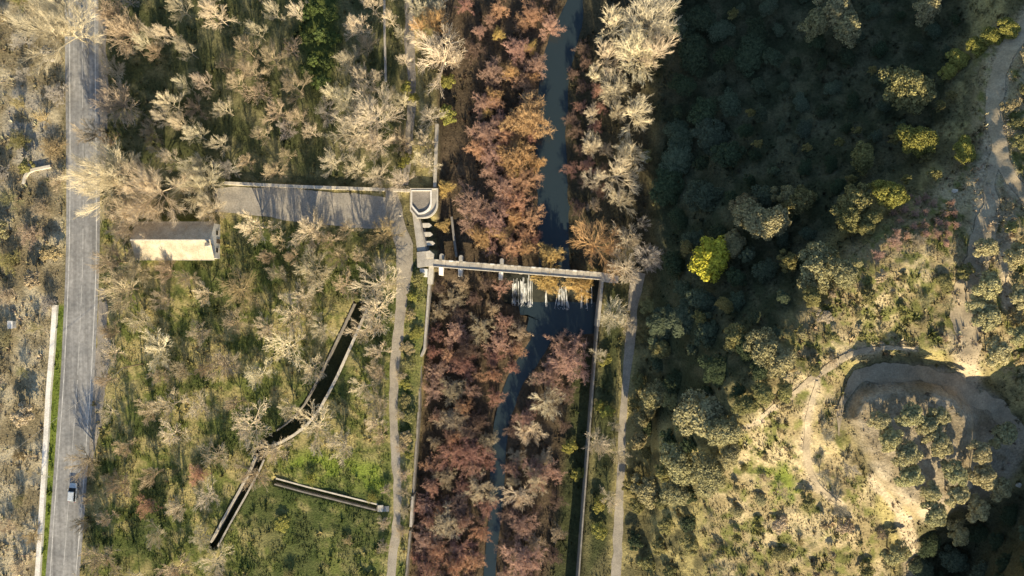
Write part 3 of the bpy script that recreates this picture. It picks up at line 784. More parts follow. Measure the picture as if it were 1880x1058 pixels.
boulder(735, 396, 0.35, 'white stone on the path beside the sluice platform')
boulder(1753, 351, 0.7, 'pinkish pale boulder under the crest track')
boulder(1263, 118, 0.5, 'pale stone glinting in the dark trees of the hillside')

# ------------------------------------------------------------------ car
def make_car(u, v, lab):
    a = W(float(cen(v + 30)), v + 30, 0.2); b = W(float(cen(v - 30)), v - 30, 0.2)
    rz = math.atan2(b.y - a.y, b.x - a.x)
    zc = float(height(u, v)) + 0.075
    t = thing('car', lab, 'car', W(u, v, zc), None, rz)
    # x forward; stations: x, half width, z belt
    st = [(-2.15, .70, .62, .45), (-2.05, .80, .92, .3), (-1.5, .86, .95, .22), (-.3, .88, .95, .2), (.8, .88, .93, .2), (1.3, .86, .88, .22), (1.9, .80, .78, .26), (2.12, .66, .62, .4)]
    V, F = [], []
    for x, w, zt, zb in st:
        V += [(x, -w + .08, zb), (x, -w, zb + .18), (x, -w, zt - .12), (x, -w + .1, zt), (x, 0, zt + .03), (x, w - .1, zt), (x, w, zt - .12), (x, w, zb + .18), (x, w - .08, zb)]
    m_ = 9
    for i in range(len(st) - 1):
        for k in range(m_):
            F.append((i * m_ + k, i * m_ + (k + 1) % m_, (i + 1) * m_ + (k + 1) % m_, (i + 1) * m_ + k))
    F += [tuple(range(m_)), tuple(range((len(st) - 1) * m_ + m_ - 1, (len(st) - 1) * m_ - 1, -1))]
    def add(name, V, F, mat, par=t, smooth=True):
        me = mesh(name, V, F); bm = bmesh.new(); bm.from_mesh(me); bmesh.ops.recalc_face_normals(bm, faces=bm.faces); bm.to_mesh(me); bm.free()
        o_ = link(name, me, mat, par)
        return bevel(o_, .03)
    add('body', V, F, M_CAR)
    def frust(x0, x1, x2, x3, w0, w1, z0, z1):
        return [(x0, -w0, z0), (x3, -w0, z0), (x3, w0, z0), (x0, w0, z0), (x1, -w1, z1), (x2, -w1, z1), (x2, w1, z1), (x1, w1, z1)], [(0, 1, 5, 4), (1, 2, 6, 5), (2, 3, 7, 6), (3, 0, 4, 7), (4, 5, 6, 7), (3, 2, 1, 0)]
    add('windows', *frust(-2.0, -1.65, .35, 1.15, .80, .64, .9, 1.42), M_GLASS)
    add('roof', *frust(-1.72, -1.6, .28, .42, .68, .62, 1.40, 1.49), M_CAR)
    for sx in (-1.32, 1.35):
        for sy in (-1, 1):
            bm = bmesh.new(); bmesh.ops.create_cone(bm, cap_ends=True, segments=20, radius1=.32, radius2=.32, depth=.2)
            bmesh.ops.rotate(bm, verts=bm.verts, matrix=__import__('mathutils').Matrix.Rotation(math.pi / 2, 3, 'X'))
            me = bpy.data.meshes.new('wheel'); bm.to_mesh(me); bm.free()
            w_ = link('wheel', me, M_TYRE, t); w_.location = (sx, sy * .8, .32)
            bm = bmesh.new(); bmesh.ops.create_cone(bm, cap_ends=True, segments=14, radius1=.2, radius2=.18, depth=.03)
            bmesh.ops.rotate(bm, verts=bm.verts, matrix=__import__('mathutils').Matrix.Rotation(math.pi / 2, 3, 'X'))
            me = bpy.data.meshes.new('rim'); bm.to_mesh(me); bm.free()
            link('rim', me, M_RIM, w_).location = (0, sy * .105, 0)
    for sy in (-1, 1):
        link('headlight', mesh('headlight', *box(1.98, 2.1, sy * .6 - .15, sy * .6 + .15, .58, .72)), M_LAMP, t)
        link('tail_light', mesh('tail_light', *box(-2.17, -2.08, sy * .66 - .1, sy * .66 + .1, .62, .86)), M_RED, t)
        link('mirror', mesh('mirror', *box(.62, .78, sy * .98 - .09, sy * .98 + .09, .95, 1.08)), M_CAR, t)
    return t
make_car(137, 903, 'silver car driving up the right lane of the road')

# ------------------------------------------------------------------ overhead cable
def tube(pts, r, sides=5):
    V, F = [], []
    for i, p in enumerate(pts):
        tn = (pts[min(i + 1, len(pts) - 1)] - pts[max(i - 1, 0)]).normalized()
        a = tn.cross(Vector((0, 0, 1))) if abs(tn.z) < .95 else Vector((1, 0, 0)); a.normalize(); b = tn.cross(a)
        rr = r[i] if hasattr(r, '__len__') else r
        for k in range(sides):
            w = 2 * math.pi * k / sides
            V.append(p + a * math.cos(w) * rr + b * math.sin(w) * rr)
    for i in range(len(pts) - 1):
        for k in range(sides):
            F.append((i * sides + k, i * sides + (k + 1) % sides, (i + 1) * sides + (k + 1) % sides, (i + 1) * sides + k))
    F += [tuple(range(sides - 1, -1, -1)), tuple(range((len(pts) - 1) * sides, len(pts) * sides))]
    return V, F
A, B = G(-120, 952), G(262, 668)
t = thing('utility_pole', 'slim wooden pole carrying the overhead cable right of the road', 'pole', B)
part('post', tube([B + Vector((0, 0, -.5)), B + Vector((0, 0, 4)), B + Vector((0, 0, 8.2))], [.13, .11, .09], 8), M_WOOD, t, 0)
part('crossarm', box(B.x - .6, B.x + .6, B.y - .06, B.y + .06, B.z + 7.6, B.z + 7.75), M_WOOD, t, 0)
A.z += 8; B = B + Vector((0, 0, 7.8))
pts = []
for k in range(21):
    f = k / 20; q = A.lerp(B, f); q.z -= .6 * 4 * f * (1 - f); pts.append(q)
tag(link('overhead_cable', mesh('overhead_cable', *tube(pts, 0.022, 4)), M_WIRE), 'thin overhead cable crossing above the road at lower left', 'cable')

# ------------------------------------------------------------------ plants: meshes
class Twigs:
    def __init__(s): s.V = []; s.F = []
    def seg(s, p, q, r0, r1, sides=3):
        d = (q - p); L = d.length
        if L < 1e-5: return
        d /= L
        a = d.cross(Vector((0.31, 0.77, 0.55))); a.normalize(); b = d.cross(a)
        o = len(s.V)
        for (c, r) in ((p, r0), (q, r1)):
            for k in range(sides):
                w = 2 * math.pi * k / sides
                s.V.append(c + a * (math.cos(w) * r) + b * (math.sin(w) * r))
        for k in range(sides):
            j = (k + 1) % sides
            s.F.append((o + k, o + j, o + sides + j, o + sides + k))
    def quad(s, c, n, size, asp=1.0):
        a = n.cross(Vector((random.uniform(-1, 1), random.uniform(-1, 1), random.uniform(-1, 1))))
        if a.length < 1e-4: return
        a.normalize(); b = n.cross(a).normalized()
        o = len(s.V); a *= size; b *= size * asp
        s.V += [c - a - b * .3, c + b * -1.0 + a * .2, c + a + b * .4, c + b - a * .2]
        s.F.append((o, o + 1, o + 2, o + 3))
    def mesh(s, name, mat):
        me = mesh(name, s.V, s.F); me.materials.append(mat); return me

def rvec(): 
    while True:
        q = Vector((random.uniform(-1, 1), random.uniform(-1, 1), random.uniform(-1, 1)))
        if 0.05 < q.length < 1: return q.normalized()

def grow(tw, p, d, L, r, level, spec):
    nseg = 3 if level < 2 else (2 if level == 2 else 1)
    nch = spec['n'][level] if level < len(spec['n']) else 0
    q = p; dd = d.copy(); pts = [p]
    for i in range(nseg):
        dd = (dd + rvec() * spec['wob'] + Vector((0, 0, spec['up'])) * (0.5 if level == 0 else 1)).normalized()
        q2 = q + dd * (L / nseg)
        r0 = r * (1 - 0.75 * i / nseg); r1 = r * (1 - 0.75 * (i + 1) / nseg)
        tw.seg(q, q2, max(r0, spec['rmin']), max(r1, spec['rmin'] * 0.8), 5 if level == 0 else 3)
        pts.append(q2); q = q2
    for k in range(nch):
        f = 0.25 + 0.75 * (k + random.random()) / nch
        x = f * nseg; i = min(int(x), nseg - 1); c = pts[i].lerp(pts[i + 1], x - i)
        a = random.uniform(*spec['ang']); ax = dd.cross(rvec())
        if ax.length < 1e-3: continue
        ax.normalize()
        nd = (dd * math.cos(a) + ax * math.sin(a)).normalized()
        grow(tw, c, nd, L * random.uniform(0.42, 0.66) * (1.15 - 0.4 * f), r * 0.5, level + 1, spec)

def finish(tr, cr, ta, tb, mb, H0):
    """scale a plant to unit crown radius and height"""
    P = np.array([tuple(p) for p in cr.V]); r = np.percentile(np.hypot(P[:, 0], P[:, 1]), 94); h = np.percentile(P[:, 2], 99.5)
    for q in (tr, cr): q.V = [Vector((p.x / r, p.y / r, p.z / h)) for p in q.V]
    return tr.mesh(ta, M_BARK), cr.mesh(tb, mb)

def bare_tree(seed, limbs=16, n=(9, 6, 3), ang=(.3, .62), wob=.07, Hh=9.0, form='leader', rmin=.019, lo=.22):
    """leafless tree: 'leader' keeps one stem with ascending limbs, 'vase' forks low into long spreading limbs"""
    random.seed(seed)
    tr = Twigs(); cr = Twigs()
    spec = dict(n=n, wob=wob, up=.05, ang=ang, rmin=rmin)
    p = Vector((0, 0, -.4)); pts = [p]; N = 8
    top = Hh * (.8 if form == 'leader' else .3)
    for i in range(N):
        p = p + Vector((random.uniform(-.08, .08), random.uniform(-.08, .08), (top + .4) / N)); pts.append(p)
    for i in range(N): tr.seg(pts[i], pts[i + 1], .19 * (1 - .8 * i / N) if form == 'leader' else .2 - .01 * i, .19 * (1 - .8 * (i + 1) / N) if form == 'leader' else .2 - .01 * (i + 1), 6)
    ph = random.random() * 6
    for k in range(limbs):
        f = (k + random.random()) / limbs; w = ph + k * 2.399
        if form == 'leader':
            x = (lo + (1 - lo) * f) * N; a = 1.05 - .75 * f + random.uniform(-.12, .12); L = Hh * (.5 - .22 * f) * random.uniform(.8, 1.15)
        else:
            x = (.55 + .45 * random.random()) * N; a = random.uniform(.15, 1.15) if k else .05; L = Hh * .55 * random.uniform(.8, 1.1)
        i = min(int(x), N - 1); c = pts[i].lerp(pts[i + 1], x - i)
        d = Vector((math.sin(a) * math.cos(w), math.sin(a) * math.sin(w), math.cos(a)))
        grow(cr, c, d, L, .075 if form == 'leader' else .11, 0, spec)
    return finish(tr, cr, 'trunk', 'crown', M_TWIG, Hh)

def twig_shrub(seed, stems=34, R=3.0, Hh=4.0, n=(9, 8), rmin=0.02):
    """many stemmed leafless shrub with a dense dome of fine twigs"""
    random.seed(seed)
    st = Twigs(); tw = Twigs()
    lob = [(random.uniform(0, 6.28), random.uniform(.75, 1.15)) for _ in range(5)]
    for k in range(stems):
        f = math.sqrt((k + .5) / stems); w = k * 2.399 + random.uniform(-.3, .3)
        rad = R * f * (0.8 + 0.3 * math.sin(3 * w + lob[0][0])) 
        top = Hh * (1 - 0.5 * f ** 2.2) * random.uniform(.82, 1.1)
        e = Vector((rad * math.cos(w), rad * math.sin(w), top)); b = Vector((rad * .15 * math.cos(w), rad * .15 * math.sin(w), -.2))
        mid = b.lerp(e, .55) + Vector((0, 0, .25))
        st.seg(b, mid, .05, .035, 4)
        d = (e - mid); L = d.length; d.normalize()
        st.seg(mid, e, .035, .02, 3)
        for i in range(n[0]):
            g = .15 + .85 * (i + random.random()) / n[0]
            c = mid.lerp(e, g); nd = (d * .7 + rvec() * .75 + Vector((0, 0, .25))).normalized(); l = random.uniform(.5, .95) * R / 3
            tw.seg(c, c + nd * l, rmin, rmin * .8)
            for j in range(n[1]):
                h_ = (j + .5) / n[1]; c2 = c + nd * l * (.2 + .8 * h_); n2 = (nd * .6 + rvec()).normalized()
                tw.seg(c2, c2 + n2 * random.uniform(.18, .42), rmin * .85, rmin * .6)
    return finish(st, tw, 'stems', 'twigs', M_TWIG, Hh)

def leafy(seed, R=3.0, Hh=5.0, clumps=34, leaves=170, leaf=0.13, flat=0.85):
    random.seed(seed)
    tr = Twigs(); lf = Twigs()
    base = Vector((0, 0, -.3)); fork = Vector((random.uniform(-.2, .2), random.uniform(-.2, .2), Hh * .3))
    tr.seg(base, fork, .17, .12, 6)
    lob = random.uniform(0, 6)
    for k in range(clumps):
        f = ((k + .5) / clumps) ** .55; w = k * 2.399 + random.uniform(-.35, .35)
        rad = R * .84 * f * (.82 + .22 * math.sin(2 * w + lob) + random.uniform(-.12, .1))
        z = Hh * (.36 + .5 * math.sqrt(max(0, 1 - f * f * .9)) * random.uniform(.8, 1.08))
        c = Vector((rad * math.cos(w), rad * math.sin(w), z))
        if k % 3 == 0: tr.seg(fork, c, .07, .03, 4)
        cr_ = R * random.uniform(.18, .30)
        for i in range(leaves):
            d = rvec()
            if d.z < -.35: d.z = -d.z
            pos = c + Vector((d.x, d.y, d.z * flat)) * cr_ * random.uniform(.72, 1.08)
            lf.quad(pos, (d + rvec() * .8).normalized(), leaf * random.uniform(.7, 1.3), random.uniform(.5, .9))
    return finish(tr, lf, 'trunk', 'foliage', M_LEAF, Hh)

BARE = [bare_tree(11, 14, (9, 7, 4), rmin=.0105), bare_tree(12, 17, (8, 7, 4), rmin=.0105), bare_tree(13, 12, (10, 7, 4), rmin=.0105), bare_tree(14, 15, (9, 7, 4), (.32, .66), rmin=.0105), bare_tree(15, 13, (9, 7, 4), (.28, .55), rmin=.0105)]
BIG = [bare_tree(24, 20, (11, 8, 4), (.3, .62), .06, 14, 'leader', .0125, .16), bare_tree(25, 16, (11, 8, 5), (.3, .6), .07, 14, 'vase', .0125)]
VASE = [bare_tree(17, 11, (9, 6, 4), (.33, .7), .08, 8, 'vase', .0105), bare_tree(18, 13, (8, 6, 4), (.33, .7), .09, 8, 'vase', .0105), bare_tree(19, 9, (10, 7, 4), (.3, .66), .08, 8, 'vase', .0105), bare_tree(20, 15, (8, 6, 4), (.35, .75), .09, 8, 'vase', .0105)]
THIN = [bare_tree(21, 10, (9, 7, 4), (.3, .65), .08, 8, 'vase', .016), bare_tree(22, 8, (9, 7, 4), (.3, .6), .08, 8, 'vase', .016), bare_tree(23, 12, (8, 5, 3), (.3, .7), .07, 8, 'leader', .017, .4), bare_tree(26, 12, (8, 7, 4), (.3, .7), .09, 8, 'vase', .016)]
TWIG = [twig_shrub(31 + i, 38 + 3 * i, 3.0, 4.0, (9, 11), .0135) for i in range(4)] + [twig_shrub(36, 26, 3.0, 4.0, (11, 12), .0135), twig_shrub(37, 52, 3.0, 4.0, (8, 10), .0135)]
DENSE = [twig_shrub(38, 60, 3.0, 4.0, (10, 11), .017), twig_shrub(39, 64, 3.0, 4.0, (9, 12), .017)]
LEAFY = [leafy(41 + i) for i in range(4)] + [leafy(46, clumps=22, leaves=240), leafy(47, clumps=46, leaves=130, leaf=.12)]
LOW = [leafy(51 + i, 3.0, 3.6, 14, 110, .2) for i in range(4)]
PINE = [leafy(61 + i, 3.0, 6.5, 24, 210, .15, .6) for i in range(3)]
SETS = {'bare': (BARE, 'bare_tree', ('trunk', 'crown'), 'tree'), 'vase': (VASE, 'bare_tree', ('trunk', 'crown'), 'tree'), 'thin': (THIN, 'bare_tree', ('trunk', 'crown'), 'tree'),
        'twig': (TWIG, 'leafless_shrub', ('stems', 'twigs'), 'shrub'), 'dense': (DENSE, 'leafless_shrub', ('stems', 'twigs'), 'shrub'), 'big': (BIG, 'bare_tree', ('trunk', 'crown'), 'tree'), 'leafy': (LEAFY, 'evergreen_tree', ('trunk', 'foliage'), 'tree'),
        'low': (LOW, 'bush', ('stem', 'foliage'), 'bush'), 'pine': (PINE, 'pine_tree', ('trunk', 'foliage'), 'tree')}
PAL = {'pale': (.55, .485, .36), 'cream': (.64, .555, .40), 'tan': (.45, .37, .255), 'grey': (.38, .355, .31), 'pink': (.43, .28, .215), 'red': (.37, .215, .165), 'dark': (.20, .14, .11),
       'rust': (.46, .285, .18), 'orange': (.53, .345, .175), 'gold': (.56, .41, .165), 'olive': (.24, .225, .095), 'sage': (.31, .285, .155), 'lime': (.44, .43, .06), 'ygreen': (.27, .26, .07),
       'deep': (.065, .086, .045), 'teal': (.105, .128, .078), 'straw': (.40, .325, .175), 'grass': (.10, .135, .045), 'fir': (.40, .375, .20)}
WORD = {'pale': 'pale bare', 'cream': 'bright cream', 'tan': 'tan', 'grey': 'grey', 'pink': 'pinkish brown', 'red': 'reddish brown', 'dark': 'dark brown', 'rust': 'rust coloured', 'orange': 'orange brown',
        'gold': 'golden', 'olive': 'olive green', 'sage': 'dull sage green', 'lime': 'bright yellow green', 'ygreen': 'yellowish green', 'deep': 'dark green', 'teal': 'bluish dark green', 'straw': 'straw coloured', 'grass': 'green', 'fir': 'pale olive'}
NOUN = {'big': 'large leafless tree', 'dense': 'dense leafless shrub', 'bare': 'leafless tree', 'vase': 'spreading leafless tree', 'thin': 'thin tree', 'twig': 'leafless shrub', 'leafy': 'rounded evergreen', 'low': 'low bush', 'pine': 'small pine'}

PLANTS = []
def add(kind, pal, *rows):
    for r in rows:
        u, v, rad = r[:3]; h = r[3] if len(r) > 3 and not isinstance(r[3], str) else None
        lab = r[-1] if isinstance(r[-1], str) else None
        if h is None:
            m = rad / PPM
            h = {'big': 5 + 1.3 * m, 'dense': 2.0 + .8 * m, 'bare': 5.0 + 1.3 * m, 'vase': 4.0 + 1.0 * m, 'thin': 3.5 + 1.2 * m, 'twig': 2.0 + .75 * m, 'leafy': 1.4 + 1.1 * m, 'low': .5 + .75 * m, 'pine': 2.2 + 1.0 * m}[kind]
        PLANTS.append(dict(kind=kind, pal=pal, u=u, v=v, r=rad, h=h, label=lab))

# roadside and driveway
add('big', 'cream', (105, 48, 74, 17, 'huge cream leafless tree leaning over the road at top left'), (200, 328, 66, 15, 'large cream tree spreading over the road left of the house'), (275, 345, 60, 14, 'large cream tree just above the left half of the house'),
    (238, 398, 46, 9, 'cream tree touching the left end of the house roof'), (365, 335, 46, 10, 'cream tree above the right half of the house at the driveway wall'), (384, 380, 30, 8, 'smaller cream tree at the top right corner of the house'))
add('vase', 'tan', (215, 190, 38), (232, 60, 34), (205, 25, 28), (165, 245, 26, 7), (228, 530, 46, 10, 'wide tan tree overhanging the right lane below the house'), (205, 480, 34, 10), (250, 495, 30, 8), (200, 610, 18, 8), (192, 700, 16, 8), (155, 850, 31, 7, 'pinkish tan tree overhanging the road just above the car'), (148, 962, 17, 5, 'small tan tree at the road edge below the car'), (160, 918, 14, 4, 'smallest tan tree at the road edge right beside the car'), (180, 1030, 34, 9), (150, 1085, 24, 10), (176, 1100, 22, 9))  # two verge trees and the off-frame last two added to shade the road
# woodland top left: tall narrow trees whose tops lean outwards from above
add('bare', 'pale', (280, 62, 15, 12), (305, 62, 16, 12), (338, 88, 17, 12), (392, 22, 26, 14), (325, 10, 20, 12), (308, 188, 24, 12), (296, 216, 16, 11), (330, 228, 20, 12), (355, 245, 18, 11), (370, 150, 17, 11), (334, 155, 15, 11), (410, 200, 19, 10), (400, 262, 20, 9), (308, 292, 20, 10), (362, 298, 18, 9), (284, 275, 12, 8), (260, 75, 14, 11),
    (570, 243, 17, 8), (655, 50, 22, 12), (640, 115, 26, 12), (672, 150, 36, 13), (640, 190, 34, 13), (682, 215, 50, 15, 'broadest pale tree in the woodland left of the dirt track'), (650, 245, 40, 13), (612, 172, 24, 10), (690, 262, 30, 11), (608, 298, 26, 7), (655, 312, 26, 8), (692, 322, 24, 7), (735, 335, 26, 7, 'pale tree at the corner where driveway wall meets footpath'), (680, 5, 20, 11), (716, 32, 16, 9), (740, 190, 20, 6), (742, 110, 13, 7), (735, 62, 13, 7), (500, 18, 18, 11), (468, 55, 18, 11), (545, 20, 16, 10))
add('bare', 'tan', (448, 88, 24, 11), (460, 130, 24, 11), (498, 105, 26, 11), (540, 158, 28, 11), (505, 205, 26, 10), (432, 150, 18, 10), (545, 215, 20, 9), (480, 245, 18, 8), (525, 285, 16, 7), (450, 295, 16, 7))
add('vase', 'cream', (812, 102, 54, 12, 'big bright cream tree at the river bank above the sluice'))
add('vase', 'orange', (772, 50, 22, 6), (800, 40, 24, 7))
add('thin', 'pale', (790, 215, 26), (778, 262, 22), (786, 300, 22), (770, 288, 16), (775, 15, 28), (805, 10, 24))
add('low', 'ygreen', (745, 160, 11), (760, 180, 10), (820, 150, 16), (822, 210, 18), (745, 290, 12), (740, 300, 9))
for k, (a, b) in enumerate(((556, 25), (580, 15), (605, 25), (562, 70), (588, 62), (612, 70), (575, 110), (600, 115), (590, 150), (560, 130))): add('low', 'grass', (a, b, 12 + 2 * (k % 3), 2.2))
# river bed above the bridge
add('twig', 'pink', (900, 38, 13), (880, 58, 13), (905, 132, 25), (888, 192, 24), (893, 245, 32), (905, 288, 30), (870, 382, 42), (905, 408, 34), (1012, 48, 24), (950, 92, 26), (985, 120, 22), (925, 345, 30))
add('twig', 'rust', (916, 20, 20), (978, 25, 24), (960, 150, 22), (905, 185, 20), (930, 250, 26), (880, 272, 24), (958, 332, 32), (975, 400, 26), (950, 372, 28), (940, 456, 26, 4.8, 'orange rust shrub right above the bridge left of the river'), (962, 430, 20))
add('dense', 'orange', (970, 218, 42, 6.5, 'big glowing orange gold tree on the left bank of the upper river'), (945, 292, 34), (885, 432, 24), (940, 130, 18))
add('dense', 'gold', (1010, 470, 24, 5.2, 'round golden shrub in the river right above the bridge'), (1007, 515, 26, 5.6, 'round golden shrub directly below the bridge in mid weir'), (1066, 523, 27, 5.6, 'golden brown shrub below the bridge near the far wall'), (815, 415, 13, 2.2), (818, 345, 16, 2.5))
add('dense', 'orange', (905, 175, 16), (948, 268, 22), (985, 300, 16), (975, 145, 16), (945, 400, 18), (968, 455, 17), (925, 430, 18))
add('dense', 'gold', (975, 88, 14), (950, 318, 16), (893, 205, 12), (915, 62, 12))
add('low', 'olive', (1345, 28, 10, 4), (1600, 130, 7, 4.5), (1390, 265, 9, 5), (1376, 208, 8, 5), (1572, 240, 8, 5.5), (1540, 262, 8, 5), (1641, 255, 10, 5), (1480, 272, 7, 6), (1186, 287, 12, 4), (1715, 320, 12, 3.5), (1700, 290, 10, 3.5), (1560, 330, 9, 5.5), (1662, 330, 9, 4), (1725, 195, 10, 4), (1745, 175, 9, 3.5))
add('leafy', 'olive', (1285, 585, 12, 7), (1330, 560, 14, 6.5), (1488, 545, 16, 5), (1260, 455, 12, 7), (1600, 400, 20, 4), (1445, 480, 18, 6), (1590, 420, 14, 3.5))
# far bank
add('vase', 'cream', (1132, 48, 42, 9), (1170, 98, 44, 9), (1118, 105, 34, 8), (1095, 138, 17, 6), (1166, 208, 36, 8), (1132, 205, 22, 7), (1088, 210, 17, 6), (1156, 282, 26, 7), (1136, 322, 40, 8), (1086, 266, 20, 6), (1140, 370, 26, 6))
add('vase', 'pale', (1192, 38, 50, 10), (1206, 95, 36, 9), (1126, 162, 30, 7), (1090, 332, 22, 6), (1154, 442, 30, 7), (1150, 492, 35, 7, 'dense pale tree at the far end of the bridge'), (1126, 580, 27, 5, 'pale tree between the far river wall and path below bridge'), (1150, 596, 17, 4, 'small pale tree leaning over the far footpath below the bridge'))
add('vase', 'grey', (1192, 474, 26, 6), (1180, 412, 14, 5), (1215, 10, 26, 8))
add('vase', 'orange', (1092, 450, 54, 8, 'wide orange brown tree above the far end of the bridge'))
# river bed below the bridge, right side
add('twig', 'pink', (1048, 662, 42, 5.5), (1010, 692, 30), (965, 770, 22), (990, 870, 32), (960, 1032, 40), (940, 860, 18), (960, 965, 28), (1030, 630, 26))
add('thin', 'cream', (1003, 742, 30, 6), (974, 792, 26, 5), (952, 912, 30, 6), (985, 885, 26, 6), (1012, 720, 18, 5))
add('bare', 'pale', (1100, 815, 25, 8), (1132, 782, 13, 7), (1136, 835, 18, 8), (1121, 920, 20, 6), (1100, 650, 16, 3.5))
add('low', 'ygreen', (1112, 662, 12), (1100, 928, 15), (1100, 975, 16), (1045, 820, 14), (1115, 755, 14), (1062, 870, 14), (1100, 745, 10))
# meadow
add('thin', 'cream', (468, 415, 35, 9), (568, 425, 38, 10), (572, 496, 35, 9), (556, 545, 31, 8), (540, 575, 37, 8), (530, 636, 37, 8), (696, 520, 43, 9), (692, 566, 40, 8), (670, 605, 31, 7), (285, 642, 37, 7), (310, 745, 33, 6), (460, 778, 43, 8), (576, 785, 47, 8, 'cream tree leaning over the bend of the stone canal'), (500, 828, 30, 6), (395, 1032, 31, 6))
add('thin', 'tan', (640, 420, 20, 10), (605, 440, 16, 10), (510, 440, 16, 9), (488, 470, 14, 9), (660, 470, 16, 10), (535, 470, 14, 9))
add('bare', 'straw', (440, 532, 36, 6.5), (705, 430, 32, 6, 'straw yellow tree at the fork of driveway and footpath'))
add('vase', 'tan', (345, 510, 22, 5), (300, 550, 22, 5), (410, 670, 30, 5), (430, 590, 23, 5), (695, 738, 24, 5), (466, 872, 32, 5.5), (330, 680, 20, 4), (700, 802, 17, 4), (692, 684, 19, 4), (620, 470, 22, 4))
add('twig', 'rust', (362, 872, 20, 2.2), (268, 930, 22, 2.4))
add('twig', 'tan', (735, 762, 11, 1.6), (739, 822, 12, 1.6), (741, 872, 12, 1.7), (742, 905, 11, 1.5), (742, 938, 13, 1.8), (737, 975, 13, 1.8), (709, 900, 11, 1.5), (705, 960, 13, 1.8), (704, 1005, 13, 1.8), (735, 690, 11, 1.6))
# evergreens of the hillside
add('leafy', 'lime', (1304, 472, 37, 8.5, 'bright yellow green tree alone in the dark hillside'))
add('leafy', 'sage', (1532, 22, 34, 8.5), (1497, 45, 26, 8), (1552, 48, 28, 8), (1700, 15, 26, 6.5), (1380, 400, 32, 8), (1362, 380, 22, 7.5), (1442, 362, 23, 7.5), (1412, 410, 32, 8), (1342, 440, 18, 5), (1350, 452, 18, 5), (1500, 490, 40, 6.5), (1548, 500, 26, 5), (1402, 640, 36, 6), (1432, 662, 26, 5), (1292, 762, 50, 7, 'largest sage green evergreen, above the lit lower slope'), (1330, 790, 30, 5.5), (1250, 855, 36, 6), (1300, 868, 36, 6), (1190, 900, 30, 5.5), (1242, 905, 26, 5), (1205, 722, 26, 7), (1188, 748, 18, 6), (1340, 832, 22, 4.5), (1176, 770, 15, 7), (1172, 808, 15, 8))  # last two trees added to shade the far footpath
add('leafy', 'olive', (1662, 165, 42, 8, 'broad olive tree catching light in the dark ravine at upper right'), (1582, 287, 24, 6.5), (1462, 368, 28, 7.5), (1564, 375, 33, 8), (1556, 402, 24, 7), (1490, 545, 16, 4), (1520, 476, 24, 5), (1372, 742, 22, 4), (1402, 722, 20, 4), (1350, 620, 24, 5), (1215, 640, 20, 4), (1440, 720, 18, 3.5))
add('leafy', 'ygreen', (1682, 258, 32, 6.5), (1632, 358, 28, 7), (1770, 275, 22, 3.5), (1850, 52, 20, 3.5), (1822, 68, 20, 3.5), (1792, 86, 18, 3.3), (1757, 108, 20, 3.5), (1740, 132, 16, 3.2), (1612, 345, 16, 4))
add('pine', 'fir', (1613, 772, 20), (1632, 804, 22), (1670, 762, 23), (1722, 762, 19), (1704, 780, 20), (1720, 813, 25), (1663, 832, 24), (1668, 872, 23), (1750, 868, 24), (1797, 828, 21), (1800, 872, 25), (1753, 908, 22), (1713, 940, 24), (1707, 902, 18), (1793, 935, 23), (1757, 976, 22), (1833, 895, 23), (1837, 798, 25), (1643, 1015, 23),
    (1807, 455, 21), (1811, 527, 25), (1810, 584, 25), (1830, 648, 25), (1868, 615, 19), (1862, 470, 23), (1868, 545, 21), (1790, 560, 19))
add('thin', 'grey', (1515, 878, 14, 4), (1564, 862, 14, 4), (1545, 935, 14, 4), (1518, 800, 12, 3.5))

# fill the dense stands
def blocked(u, v, r):
    a = np.array([u]); b = np.array([v])
    for line, w in ((ROAD_C, 30), (RIVER_UP, 27), ([(722, 390), (744, 485), (729, 640), (722, 760), (731, 930), (717, 1058)], 12), ([(1172, 500), (1156, 640), (1141, 830), (1131, 1058)], 12), (CANAL, 14), (DITCH, 8),
                    (RIVER_DN[1:], 7), ([(1885, 45), (1828, 165), (1827, 235), (1868, 345)], 18), ([(400, 368), (520, 374), (700, 390)], 30), (WALL_E, 8), (WALL_W, 7)):
        if poly_dist(a, b, line)[0][0] < w + 0.45 * r: return True
    return bool(inside(a, b, [(925, 478), (1105, 495), (1095, 612), (960, 612), (925, 560)])[0] or inside(a, b, [(242, 402), (410, 402), (410, 482), (242, 482)])[0]
                or inside(a, b, [(750, 340), (812, 340), (812, 500), (750, 500)])[0])
def fill(poly, spacing, pick, tries=2500, seed=1, k_old=0.55):
    rr = random.Random(seed); us = [p[0] for p in poly]; vs_ = [p[1] for p in poly]
    for _ in range(tries):
        u = rr.uniform(min(us), max(us)); v_ = rr.uniform(min(vs_), max(vs_))
        if not inside(np.array([u]), np.array([v_]), poly)[0]: continue
        kind, pal, r, h = pick(rr, u, v_)
        if any(math.hypot(u - q['u'], v_ - q['v']) < (spacing if 'f' in q else k_old * (q['r'] + r)) for q in PLANTS): continue
        if blocked(u, v_, r): continue
        PLANTS.append(dict(kind=kind, pal=pal, u=u, v=v_, r=r, h=h, label=None, f=1))
fill([(800, 515), (915, 520), (985, 600), (985, 640), (940, 700), (905, 780), (905, 900), (900, 1075), (745, 1075), (765, 950), (770, 800), (785, 660)], 29,
     lambda r, u, v: ('twig', r.choice(['red', 'red', 'pink', 'pink', 'rust', 'dark', 'tan'] if v > 640 else ['dark', 'red', 'pink', 'tan']), r.choice([14, 18, 22, 27, 33]), r.uniform(3.0, 5.8)), seed=2, tries=4000)  # darker shrub colours near the bridge stand for the shade there
